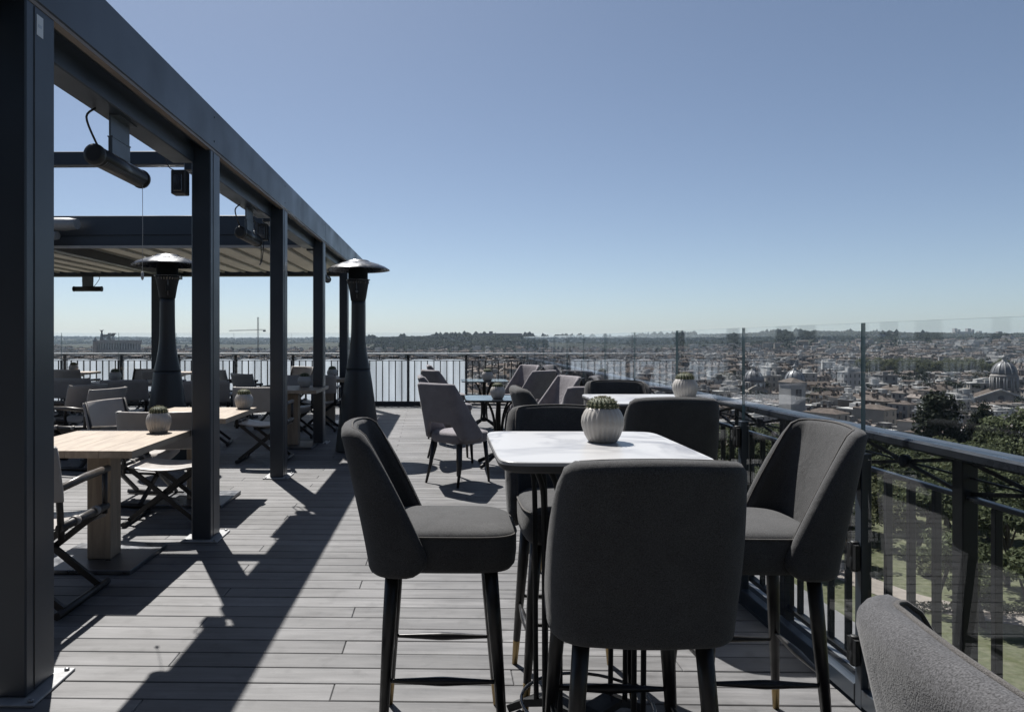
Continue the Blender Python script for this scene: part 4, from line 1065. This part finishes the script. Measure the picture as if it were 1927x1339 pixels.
while gy < 2150:
    c = cell if gy < 500 else cell * (1.0 + (gy - 500) / 1500)
    gx = gy * (880 - 834) / 1370 if gy < 1150 else -0.62 * gy
    gx = math.floor(gx / c) * c
    while gx < gy * 0.83:
        x = gx + r.uniform(-0.18, 0.18) * c; y = gy + r.uniform(-0.18, 0.18) * c
        gx += c
        if any((x-a)**2 + (y-b)**2 < q*q for a, b, q in KEEP): continue
        # a street or a courtyard now and then
        if r.random() < 0.10: continue
        px_ = 834 + 1370 * x / y
        if 860 < y < 1000 and 1600 < px_ < 1900: continue
        rz = 0.35 * math.sin(x * 0.004 + 2) + 0.3 * math.sin(y * 0.0055) + (math.pi/2 if r.random() < 0.5 else 0) + r.uniform(-0.08, 0.08)
        low = 0.55 if ((1790 < px_ < 1960 and y < 500) or (1385 < px_ < 1535 and y < 540) or (1600 < px_ < 1870 and 560 < y < 900)) else 1.0
        if y < 500 and nind < 298:
            town_house(x, y, rz, r.choice(variants)).scale = (1, 1, low); nind += 1
        else:
            wm, rm, gm, wi, kind = r.choice(variants)
            ca = math.cos(rz); sa = math.sin(rz); z = ground_z(x, y); s = r.uniform(0.85, 1.25) * (c / cell) ** 0.6; hz = r.uniform(0.75, 1.3) * low
            for me, dst in ((wm, far_w[wi]), (rm, far_r[kind])):
                dst.add([(x + s*(p.co.x*ca - p.co.y*sa), y + s*(p.co.x*sa + p.co.y*ca), z + p.co.z*hz) for p in me.vertices], [tuple(p.vertices) for p in me.polygons])
            if y < 1500: far_g.add([(x + s*(p.co.x*ca - p.co.y*sa), y + s*(p.co.x*sa + p.co.y*ca), z + p.co.z*hz) for p in gm.vertices], [tuple(p.vertices) for p in gm.polygons])
    gy += c
# pale blocks and villas on the far hills
for k in range(150):
    px_ = r.uniform(700, 1960); D_ = r.uniform(2450, 3100); x, y = at(px_, D_)
    w = r.uniform(9, 34); d = r.uniform(10, 16); h = r.uniform(6, 14); z = ground_z(x, y)
    m = MB(); box(m, x-w/2, x+w/2, y-d/2, y+d/2, z-8, z+h); far_w[r.choice((0, 3, 3, 2, 1))].add(m.v, m.f)
    m = MB(); box(m, x-w/2-0.5, x+w/2+0.5, y-d/2-0.5, y+d/2+0.5, z+h+0.05, z+h+1.5); far_r[r.choice((0, 1, 2, 3))].add(m.v, m.f)
for px_, D_, w, h in ((1797, 3000, 10, 42), (1803, 3000, 9, 38), (1822, 3020, 12, 44), (1829, 3020, 10, 40), (1843, 3040, 12, 36), (1880, 2900, 14, 30), (1757, 3000, 30, 18), (1812, 2500, 60, 20)):
    x, y = at(px_, D_); z = ground_z(x, y); m = MB(); box(m, x-w/2, x+w/2, y-8, y+8, z-6, z+h); far_w[3].add(m.v, m.f)
fc = None
mb = MB(); mats = []
for i, q in enumerate(far_w + far_r + [far_g]):
    mb.add(q.v, q.f, i); mats.append((WALLS + ROOFS + [M['window_dark']])[i])
o = link("distant_houses", mb, mats); tag(o, "mass of small pale houses and roofs filling the distant city", "houses", kind="stuff")

# landmark churches with domes
M['lead'] = pmat("grey_lead", (0.11, 0.113, 0.12), 0.55, 0.2, 0.2, 0.6, spec=0.4)
M['stone'] = pmat("weathered_stone", (0.20, 0.187, 0.175), 0.9, 0, 0.2, 0.5, detail=8)
def dome_church(px, D, label, R_, drum_z, drum_h, dome_h, lead, nave=True, s=1.0):
    x, y = at(px, D); t = thing("domed_church", label, "church", (x, y, ground_z(x, y)), math.degrees(-math.atan2(x, y)) * (0.85 if nave else 0.5))
    if nave:
        mb = MB(); box(mb, -19, 13, -20, 18, -5, drum_z - 7.5); link("wall", mb, M['stone'], t)
        mb = MB(); mb.add([(-23,-21,drum_z-7.4), (16,-21,drum_z-7.4), (-3.5,-21,drum_z+1.2), (-23,19,drum_z-7.4), (16,19,drum_z-7.4), (-3.5,19,drum_z+1.2)], [(0,1,2), (5,4,3), (1,0,3,4)]); pe = link("pediment", mb, M['stone'], t)
        mb = MB(); mb.add([(-23,-21,drum_z-7.38), (16,-21,drum_z-7.38), (-3.5,-21,drum_z+1.22), (-23,19,drum_z-7.38), (16,19,drum_z-7.38), (-3.5,19,drum_z+1.22)], [(0,2,5,3), (2,1,4,5)]); link("roof", mb, ROOFS[0], t)
        mb = MB(); bar(mb, (-23.4,-21.5,drum_z-7.2), (-3.5,-21.5,drum_z+1.5), 1.2, 0.8); bar(mb, (-3.5,-21.5,drum_z+1.5), (16.4,-21.5,drum_z-7.2), 1.2, 0.8); bar(mb, (-23.4,-21.5,drum_z-7.4), (16.4,-21.5,drum_z-7.4), 1.2, 0.8); link("cornice", mb, WALLS[3], pe)
        mb = MB(); tube(mb, [(-3.5,-21.3,drum_z-4.0), (-3.5,-21.0,drum_z-4.0)], 1.7, 16); link("round_window", mb, M['window_dark'], pe)
        for k in (-17, -10.5, 3.5, 10):
            mb = MB(); box(mb, k-0.9, k+0.9, -20.5, -20, -2, drum_z-7.6); link("pilaster", mb, WALLS[3], t)
        mb = MB(); box(mb, -6, -1, -20.2, -19.9, 0, 7); link("door", mb, M['window_dark'], t)
    else:
        mb = MB(); lathe(mb, [(R_*1.35, -5), (R_*1.35, drum_z*0.8), (R_*1.45, drum_z*0.82), (R_*1.05, drum_z)], 8, smooth=False); link("wall", mb, M['stone'], t)
        mb = MB(); mb.add([(-5,-R_*1.5,0), (5,-R_*1.5,0), (5,-R_*1.5,12), (0,-R_*1.5,15), (-5,-R_*1.5,12), (-5,0,0), (5,0,0), (5,0,12), (0,0,15), (-5,0,12)], [(0,1,2,3,4), (1,6,7,2), (2,7,8,3), (3,8,9,4), (4,9,5,0)]); link("portico", mb, WALLS[0], t)
    mb = MB(); lathe(mb, [(R_, drum_z), (R_, drum_z+drum_h*0.8), (R_*1.08, drum_z+drum_h*0.82), (R_*1.08, drum_z+drum_h*0.92), (R_*0.98, drum_z+drum_h)], 32, smooth=False); dr = link("drum", mb, M['stone'], t)
    nb = 12
    for k in range(nb):
        a = 2*math.pi*(k+0.5)/nb; c = math.cos(a); q = math.sin(a)
        mb = MB(); bar(mb, (R_*c*0.995, R_*q*0.995, drum_z+drum_h*0.18), (R_*c*0.995, R_*q*0.995, drum_z+drum_h*0.62), R_*0.22, 0.5); w = link("window", mb, M['window_dark'], dr)
        for e in (-0.16, 0.16):
            a2 = a + e; mb = MB(); tube(mb, [(R_*1.05*math.cos(a2), R_*1.05*math.sin(a2), drum_z), (R_*1.05*math.cos(a2), R_*1.05*math.sin(a2), drum_z+drum_h*0.82)], R_*0.045, 8); link("column", mb, WALLS[3], dr)
    prof = [(R_*0.97*math.cos(f), drum_z+drum_h+dome_h*math.sin(f)) for f in [R(9*k) for k in range(10)]]
    mb = MB(); lathe(mb, prof, 32); dm = link("dome", mb, lead, t)
    for k in range(12):
        a = 2*math.pi*k/12; mb = MB(); tube(mb, [(r_*1.01*math.cos(a), r_*1.01*math.sin(a), z_) for r_, z_ in prof], [R_*0.045]*len(prof), 6); link("rib", mb, WALLS[3] if nave else M['lead'], dm)
    zt = drum_z + drum_h + dome_h * 0.97
    mb = MB(); lathe(mb, [(R_*0.26, zt), (R_*0.26, zt+dome_h*0.06), (R_*0.17, zt+dome_h*0.08), (R_*0.17, zt+dome_h*0.30), (R_*0.24, zt+dome_h*0.32), (R_*0.12, zt+dome_h*0.45), (R_*0.03, zt+dome_h*0.55), (R_*0.05, zt+dome_h*0.62), (R_*0.01, zt+dome_h*0.68)], 12); la = link("lantern", mb, WALLS[3], t)
    mb = MB(); bar(mb, (0,0,zt+dome_h*0.66), (0,0,zt+dome_h*0.90), 0.25, 0.25); bar(mb, (-R_*0.08,0,zt+dome_h*0.80), (R_*0.08,0,zt+dome_h*0.80), 0.25, 0.25); link("cross", mb, M['iron'], la)
    return t
dome_church(1890, 480, "large domed church with a pedimented front at the right edge of the city", 7.1, 13.5, 10.5, 8.4, M['lead'])
dome_church(1418, 520, "small church with a dark dome, left of a matching pair seen through the glass", 7.2, 12, 5.0, 8.2, M['lead'], False)
dome_church(1496, 520, "small church with a silvery dome, right of a matching pair seen through the glass", 7.2, 12, 5.0, 8.2, pmat("pale_lead", (0.20, 0.205, 0.215), 0.45, 0.3, 0.2, 0.6), False)
# pale tower house with one dark window, just above the handrail
x, y = at(1484, 305); t = thing("tower_house", "pale tower house with a dark window standing above the handrail", "building", (x, y, ground_z(x, y)), 12)
mb = MB(); box(mb, -3.4, 3.4, -6, 1.5, -5, 29.0); link("wall", mb, WALLS[3], t)
mb = MB(); mb.add([(-3.8,-6.5,29.05), (3.8,-6.5,29.05), (3.8,2.0,29.05), (-3.8,2.0,29.05), (0,-3.5,30.8), (0,-1.0,30.8)], [(0,1,4), (1,2,5,4), (2,3,5), (3,0,4,5), (3,2,1,0)]); link("roof", mb, ROOFS[1], t)
for (wx, wz) in ((0.2, 24.2), (0.2, 15)):
    mb = MB(); cbox(mb, wx-1.3, wx+1.3, -6.12, -5.98, wz-2.1, wz+2.1, 0.03); w = link("window", mb, M['window_dark'], t)
    mb = MB(); box(mb, wx-0.08, wx+0.08, -6.18, -6.125, wz-2.0, wz+2.0); box(mb, wx-1.25, wx+1.25, -6.18, -6.125, wz-0.08, wz+0.08); link("glazing_bar", mb, WALLS[3], w)
# long low building on the far hill
x, y = at(932, 2950); t = thing("hill_fortress", "long dark building on the hill crest behind the far railing", "building", (x, y, ground_z(x, y)))
mb = MB(); box(mb, -70, 108, -20, 20, -12, 19); link("wall", mb, wall_mat("dark_stone", (0.11, 0.105, 0.10)), t)
mb = MB(); box(mb, -24, -10, -12, 8, 19, 27); link("tower", mb, wall_mat("dark_stone_tower", (0.12, 0.115, 0.11)), t)
mb = MB(); box(mb, -112, -60, -26, -20, -10, 3.5); link("white_wing", mb, WALLS[3], t)
for k in range(16):
    mb = MB(); box(mb, -62+10*k, -58+10*k, -20.5, -20, 4, 11); link("window", mb, M['window_dark'], t)
# monument with colonnade and bronze chariot group, far left
x, y = at(222, 1500); mt = thing("colonnade_monument", "pale colonnaded monument with a bronze chariot group on the skyline at far left", "monument", (x, y, ground_z(x, y)))
mb = MB(); box(mb, -46, 46, -10, 10, 0, 27); link("podium", mb, M['stone'], mt)
mb = MB(); box(mb, -46, 46, -8, 10, 40, 46.5); link("attic", mb, M['stone'], mt)
mb = MB(); box(mb, -44, 44, 2, 9, 27, 40); link("back_wall", mb, WALLS[2], mt)
cm = MB(); tube(cm, [(0,0,27), (0,0,40)], [1.5, 1.3], 8); cm = cm.mesh("column")
for k in range(17): o = link("column", cm, WALLS[3], mt); o.location = (-44 + 5.5*k, -6, 0)
def bronze(dx):
    q = MB()
    tube(q, [(dx-4, 0, 6), (dx-1, 0, 6.4), (dx+2, 0, 6.2)], [1.3, 1.6, 1.4], 8)
    tube(q, [(dx+2, 0, 6.4), (dx+3.6, 0, 9.0), (dx+5.2, 0, 8.4)], [1.2, 0.9, 0.5], 8)
    for lx, f in ((-3.6, -0.8), (-2.8, 0.8), (1.4, 1.6), (2.0, -0.6)): tube(q, [(dx+lx, 0.4, 5.8), (dx+lx+f*0.6, 0.4, 3), (dx+lx+f, 0.4, 0)], [0.6, 0.4, 0.3], 6)
    return q
M['bronze'] = pmat("dark_bronze", (0.03, 0.035, 0.035), 0.5, 0.5)
q = thing("bronze_chariot", "dark bronze chariot group with rearing horses on top of the far monument", "statue", (x - 22, y, ground_z(x, y) + 46.5))
q.scale = (1.6, 1.6, 1.6)
for k, dx in enumerate((0, 5.5)):
    for j in (-2.5, 2.5):
        g = bronze(dx); g.v = [(a, b + j, c) for a, b, c in g.v]; link("horse", g, M['bronze'], q)
g = MB(); tube(g, [(-7, 0, 0), (-7, 0, 4), (-7, 0, 8), (-7, 0, 10)], [2.6, 2.2, 1.6, 0.6], 8); link("chariot", g, M['bronze'], q)
g = MB(); tube(g, [(-7, 0, 8), (-7, 0, 12), (-7, 0, 13.2)], [1.2, 0.9, 0.5], 8); tube(g, [(-7, 0, 11), (-10, 0, 14)], [0.8, 0.15], 6); tube(g, [(-7, 0, 11), (-4.5, 0, 14)], [0.8, 0.15], 6); link("winged_figure", g, M['bronze'], q)
x2, y2 = at(180, 1480); t = thing("bell_tower", "slim dark bell tower left of the far monument", "tower", (x2, y2, ground_z(x2, y2)))
mb = MB(); box(mb, -3.6, 3.6, -3.6, 3.6, 0, 44); link("shaft", mb, WALLS[4], t)
mb = MB(); mb.add([(-4,-4,44.02), (4,-4,44.02), (4,4,44.02), (-4,4,44.02), (0,0,53)], [(0,1,4), (1,2,4), (2,3,4), (3,0,4), (3,2,1,0)]); link("spire", mb, M['lead'], t)
# tower crane
x, y = at(486, 1150); t = thing("tower_crane", "thin tower crane on the skyline seen between the pergola posts", "crane", (x, y, ground_z(x, y)))
def truss(mb, a, b, w, n):
    a = Vector(a); b = Vector(b); u, v = frame_for(b - a); cs = [u+v, u-v, -u-v, v-u]
    for c in cs: bar(mb, a + c*w/2, b + c*w/2, 0.28, 0.28)
    for k in range(n):
        p = a + (b-a)*k/n; p2 = a + (b-a)*(k+1)/n
        for i in range(4): bar(mb, p + cs[i]*w/2, p2 + cs[(i+1)%4]*w/2, 0.16, 0.16)
mb = MB(); truss(mb, (0,0,0), (0,0,83), 1.9, 26); link("mast", mb, M['iron'], t)
mb = MB(); truss(mb, (1,0,63), (-46,0,61.5), 1.4, 20); link("jib", mb, M['iron'], t)
mb = MB(); truss(mb, (0,0,63), (12,0,63), 1.4, 5); box(mb, 8, 12, -1, 1, 60, 62.5); link("counter_jib", mb, M['iron'], t)

# ------------------------------------------------------------------ trees
def leaf_quads(mb, c, rad, n, size, r, flat=1.0):
    for _ in range(n):
        d = Vector((r.gauss(0,1), r.gauss(0,1), r.gauss(0,1))).normalized(); rr = r.random() ** 0.45
        p = c + Vector((d.x*rad, d.y*rad, d.z*rad*flat)) * rr
        nrm = (d * 0.7 + Vector((r.gauss(0,1), r.gauss(0,1), r.gauss(0,1) + 0.4)) * 0.55).normalized()
        u, v = frame_for(nrm); an = r.uniform(0, 6.28); s = size * r.uniform(0.6, 1.3)
        a = (u*math.cos(an) + v*math.sin(an))*s; b = (v*math.cos(an) - u*math.sin(an))*s*0.6
        mb.add([p - a, p + b*0.8, p + a, p - b], [(0,1,2,3)])
def make_crown(kind, seed):
    """returns trunk and crown for a tree about 10 m tall"""
    r = random.Random(seed); T = MB(); C = MB()
    lx = r.uniform(-1.2, 1.2); ly = r.uniform(-0.8, 0.8)
    if kind == 'pine':      # leaning trunk, clumped flat-topped head
        top = Vector((lx*2.0, ly*1.5, 7.2)); tr = spline([(0,0,-0.5), (lx*0.5, ly*0.4, 2.2), (lx*1.5, ly*1.2, 4.6), tuple(top)], 4)
        tube(T, tr, [0.34 - 0.018*i for i in range(len(tr))], 8)
        for k in range(15):
            a = r.uniform(0, 6.28); d = r.uniform(0.6, 4.0); c = top + Vector((d*math.cos(a), d*math.sin(a), r.uniform(-1.8, 1.5)*(1 - d/6)))
            tube(T, [tr[r.randint(6, len(tr)-1)], (top + c)/2 + Vector((0,0,-0.5)), c], [0.13, 0.09, 0.03], 5)
            leaf_quads(C, c, r.uniform(1.0, 1.8), 150, 0.30, r, 0.6)
    elif kind == 'round':
        tube(T, [(0,0,-0.5), (lx*0.2, ly*0.2, 2), (lx*0.3, ly*0.3, 4.5)], [0.36, 0.28, 0.18], 8)
        for k in range(24):
            d = Vector((r.gauss(0,1), r.gauss(0,1), r.gauss(0,0.9))).normalized() * r.uniform(1.2, 3.3); c = Vector((lx*0.4, ly*0.4, 6.0)) + d
            tube(T, [(lx*0.3, ly*0.3, r.uniform(3.2, 4.6)), c], [0.10, 0.03], 5)
            leaf_quads(C, c, r.uniform(1.0, 1.7), 120, 0.28, r, 0.85)
    elif kind == 'oval':    # dense dark evergreen
        tube(T, [(0,0,-0.5), (0,0,5)], [0.4, 0.2], 8)
        for k in range(46):
            z = r.uniform(1.6, 9.4); w = 2.9 * math.sin(math.pi * min(1, (z - 0.6) / 9.6)) ** 0.7; a = r.uniform(0, 6.28); d = w * r.uniform(0.3, 0.85)
            c = Vector((d*math.cos(a), d*math.sin(a), z)); tube(T, [(0, 0, max(1, z-1.2)), c], [0.08, 0.03], 5)
            leaf_quads(C, c, r.uniform(0.9, 1.4), 130, 0.27, r, 1.0)
    else:                   # shrub
        for k in range(9):
            a = r.uniform(0, 6.28); d = r.uniform(0, 1.5); c = Vector((d*math.cos(a), d*math.sin(a), r.uniform(0.7, 1.7)))
            tube(T, [(0,0,-0.2), c], [0.07, 0.03], 5); leaf_quads(C, c, r.uniform(0.6, 1.0), 110, 0.20, r, 0.9)
    return T, C
TREE = {}
for kind, mats in (('pine', ('leaf', 'leaf')), ('round', ('leaf', 'leaf_spring')), ('oval', ('leaf_dark', 'leaf_dark')), ('shrub', ('leaf', 'leaf_spring'))):
    TREE[kind] = []
    for v in range(3):
        T, C = make_crown(kind, 50 + v*7 + len(kind)); tm = T.mesh("trunk"); tm.materials.append(M['bark']); cm_ = C.mesh("crown")
        TREE[kind].append((tm, cm_))
CR = {}
def tree(name, kind, x, y, s, mat, label, group, v=None, rz=None, sz=None, cat="tree"):
    tm, cm_ = TREE[kind][v if v is not None else rnd.randint(0, 2)]
    key = (cm_.name, mat)
    if key not in CR:
        c = cm_.copy(); c.materials.clear(); c.materials.append(M[mat]); CR[key] = c
    t = thing(name, label, cat, (x, y, ground_z(x, y)), rnd.uniform(0, 360) if rz is None else rz, group); t.scale = (s, s, sz or s)
    a = bpy.data.objects.new("trunk", tm); COL.objects.link(a); a.parent = t
    a = bpy.data.objects.new("crown", CR[key]); COL.objects.link(a); a.parent = t
    return t
# the singled-out trees of the garden: picture column, distance, kind, size
for (px_, D_, kind, s, mat, lab, sz, v, rz) in (
    (1771, 150, 'oval', 1.75, 'leaf_dark', "broad dark evergreen rising above the handrail left of the domed church", 1.75, 0, 10),
    (1845, 150, 'oval', 0.88, 'leaf_dark', "narrow dark cypress-like tree between two broad trees above the handrail", 1.66, 1, 40),
    (1912, 135, 'round', 1.75, 'leaf', "broad green tree at the right edge of the view, above the handrail", 1.55, 0, 80),
    (1690, 165, 'round', 1.2, 'leaf_spring', "low pale green tree left of the broad dark evergreen", 0.85, 1, 10),
    (1895, 78, 'pine', 1.0, 'leaf', "pine with a dark leaning trunk standing on the lawn behind the balusters", 1.0, 1, 200),
    (1800, 92, 'pine', 1.05, 'leaf', "loose crowned pine beyond the gravel path", 0.95, 2, 120),
    (1852, 67, 'pine', 0.85, 'leaf', "loose pine in front of the hedge, its crown across the lawn", 0.85, 0, 140),
    (1762, 72, 'pine', 0.85, 'leaf', "pine beside the near edge of the gravel path", 0.85, 2, 250),
    (1938, 64, 'pine', 0.95, 'leaf', "nearest pine, cut off by the right edge of the view", 0.9, 1, 30),
    (1722, 88, 'pine', 1.0, 'leaf', "loose crowned pine just left of the bush at the path bend", 0.95, 0, 20),
    (1935, 84, 'pine', 1.1, 'leaf', "pine at the right edge beyond the leaning trunk", 1.0, 2, 300),
    (1862, 96, 'round', 1.0, 'leaf', "round olive green tree behind the leaning pine", 0.9, 1, 60),
    (1668, 92, 'round', 0.9, 'leaf_spring', "pale round tree beside the near glass joint, above the path", 0.9, 2, 60),
    (1780, 104, 'round', 1.0, 'leaf', "olive round tree behind the loose crowned pines", 0.95, 0, 160),
    (1835, 74, 'shrub', 1.5, 'leaf', "rounded bush beside the gravel path on the lawn", 1.3, 0, 0),
    (1745, 82, 'shrub', 1.4, 'leaf_spring', "pale bush at the bend of the gravel path", 1.4, 1, 0)):
    x, y = at(px_, D_); tree("shrub" if kind == 'shrub' else "garden_tree", kind, x, y, s, mat, lab, "trees and bushes in the garden", v, rz, sz, "bush" if kind == 'shrub' else "tree")
r = random.Random(5); n = 0; spots = []
while n < 125:
    px_ = r.uniform(1290, 2010); D_ = r.uniform(84, 135) if n % 2 else r.uniform(110, 215); x, y = at(px_, D_)
    if any((x-a)**2 + (y-b)**2 < 14 for a, b in spots): continue
    if D_ < 122 and abs(x - 32) < 8: continue
    if x < 14: continue
    if D_ < 97 and 1640 < px_ < 1900: continue
    spots.append((x, y)); n += 1
    k = r.choice(('pine', 'round', 'round', 'oval') if D_ > 120 else ('pine', 'round', 'shrub'))
    m = {'pine': 'leaf', 'round': r.choice(('leaf', 'leaf', 'leaf_spring')), 'oval': 'leaf_dark', 'shrub': 'leaf'}[k]
    s = r.uniform(0.75, 1.15) * (1.5 if k == 'shrub' else 1)
    kindname = {'pine': "flat topped pine", 'round': "round crowned tree", 'oval': "dark evergreen", 'shrub': "low leafy bush"}[k]
    tint = {'leaf': "olive green", 'leaf_spring': "pale green", 'leaf_dark': "very dark"}[m]
    if s / (1.5 if k == 'shrub' else 1) > 1.02: kindname = "large " + kindname
    elif s / (1.5 if k == 'shrub' else 1) < 0.88: kindname = "small " + kindname
    tree("shrub" if k == 'shrub' else "garden_tree", k, x, y, s, m, "%s %s in the %s row, %s" % (tint, kindname, "first" if D_ < 100 else "second" if D_ < 115 else "third" if D_ < 135 else "fourth" if D_ < 165 else "last", "behind the bar stools" if px_ < 1400 else "left of the right stool" if px_ < 1510 else "behind the right stool" if px_ < 1650 else "left of the broad evergreen" if px_ < 1760 else "left of the cypress" if px_ < 1840 else "right of the cypress" if px_ < 1930 else "at the right edge"), "%s %ss in the garden" % (tint, kindname), cat="bush" if k == 'shrub' else "tree")
# hedge beside the path
x, y = at(1850, 70.5); hd = thing("hedge", "low dark clipped hedge along the gravel path", "hedge", (x, y, ground_z(x, y)), -4)
mb = MB(); rr = random.Random(9)
for k in range(26): leaf_quads(mb, Vector((-6.5 + 0.52*k, 0, 0.55)), 0.62, 90, 0.13, rr, 0.8)
link("foliage", mb, M['leaf_dark'], hd)
def ordinal(n):
    one = ["", "first", "second", "third", "fourth", "fifth", "sixth", "seventh", "eighth", "ninth", "tenth", "eleventh", "twelfth", "thirteenth", "fourteenth", "fifteenth", "sixteenth", "seventeenth", "eighteenth", "nineteenth"]
    if n < 20: return one[n]
    return {20: "twentieth", 30: "thirtieth", 40: "fortieth"}[n] if n % 10 == 0 else ("twenty-" if n < 30 else "thirty-") + one[n % 10]
# avenue of spring trees by the river
r = random.Random(15)
for k in range(36):
    px_ = 1612 + 8.2 * k
    if 1862 < px_ < 1872: continue
    x, y = at(px_ + r.uniform(-3, 3), r.uniform(905, 985)); s = r.uniform(2.0, 2.7)
    tree("avenue_tree", 'round', x, y, s, 'leaf_spring', "pale spring-green avenue tree beyond the first roofs, %s from the left end" % ordinal(k + 1), "pale green avenue trees in the city", sz=s*0.95)
# woods on the far hills and trees scattered through the town
mb = MB(); r = random.Random(77)
ICO = [(0,0,1)] + [(math.cos(R(72*k))*0.89, math.sin(R(72*k))*0.89, 0.42) for k in range(5)] + [(math.cos(R(36+72*k))*0.89, math.sin(R(36+72*k))*0.89, -0.42) for k in range(5)]
ICOF = [(0,1+k,1+(k+1)%5) for k in range(5)] + [(1+k,6+k,1+(k+1)%5) for k in range(5)] + [(6+k,6+(k+1)%5,1+(k+1)%5) for k in range(5)]
def blob(x, y, s, hs):
    z = ground_z(x, y); a0 = r.uniform(0, 6.28); c = math.cos(a0); q = math.sin(a0)
    mb.add([(x + s*(p[0]*c - p[1]*q)*r.uniform(0.75, 1.25), y + s*(p[0]*q + p[1]*c)*r.uniform(0.75, 1.25), z + hs*(0.55 + 0.6*p[2]*r.uniform(0.75, 1.25))) for p in ICO], ICOF)
for k in range(27000):
    D_ = r.uniform(1950, 3500); px_ = r.uniform(640, 2000); x, y = at(px_, D_)
    g = math.sin(x*0.011 + 1.3) * math.sin(y*0.013 + 0.4) + 0.5*math.sin(x*0.031)*math.sin(y*0.027)
    if g < -0.45 and D_ < 3000: continue
    if D_ < 2300 and r.random() > (D_ - 1850) / 450: continue
    blob(x, y, r.uniform(4, 9), r.uniform(7, 15))
for k in range(1500):
    D_ = r.uniform(2950, 3300); px_ = 1400 + 620 * r.uniform(-1.15, 1); x, y = at(px_, D_)
    if math.sin(px_ * 0.031) + 0.7 * math.sin(px_ * 0.083 + 1) + 0.5 * math.sin(px_ * 0.21) < -0.1: continue
    blob(x, y, r.uniform(6, 12), r.uniform(14, 26))
for k in range(2600):
    D_ = r.uniform(4500, 8600); px_ = r.uniform(60, 760); x, y = at(px_, D_); blob(x, y, r.uniform(10, 26), r.uniform(8, 15))
for k in range(900):
    D_ = r.uniform(1250, 2300); px_ = r.uniform(90, 1980); x, y = at(px_, D_); blob(x, y, r.uniform(2.5, 6), r.uniform(9, 20))
o = link("distant_woods", mb, M['woods']); tag(o, "dark woods covering the far hills and dotted through the city", "woods", kind="stuff")

mb = MB(); r = random.Random(31)
for k in range(420):
    D_ = 420 + 1000 * r.random() ** 0.8; px_ = r.uniform(900, 1980); x, y = at(px_, D_); z = ground_z(x, y); h = r.uniform(11, 19)
    for q in range(r.randint(2, 4)): leaf_quads(mb, Vector((x + r.uniform(-3, 3), y + r.uniform(-3, 3), z + h - r.uniform(1, 4))), r.uniform(2.0, 3.6), 34, 0.85, r, 0.8)
o = link("town_treetops", mb, M['leaf_dark']); tag(o, "dark treetops scattered between the roofs of the city", "trees", kind="stuff")

# ------------------------------------------------------------------ haze
mb = MB(); box(mb, -12500, 12500, -12500, 12500, -70, 75)
hz = bpy.data.materials.new("haze_air"); hz.use_nodes = True; nt = hz.node_tree; nt.nodes.remove(nt.nodes["Principled BSDF"])
pv = nt.nodes.new("ShaderNodeVolumePrincipled"); pv.inputs["Color"].default_value = (0.66, 0.82, 1.0, 1); pv.inputs["Density"].default_value = 0.000032; pv.inputs["Anisotropy"].default_value = 0.2
nt.links.new(pv.outputs[0], nt.nodes["Material Output"].inputs["Volume"])
o = link("haze", mb, hz); tag(o, "pale distant haze over the city", "haze", kind="stuff")
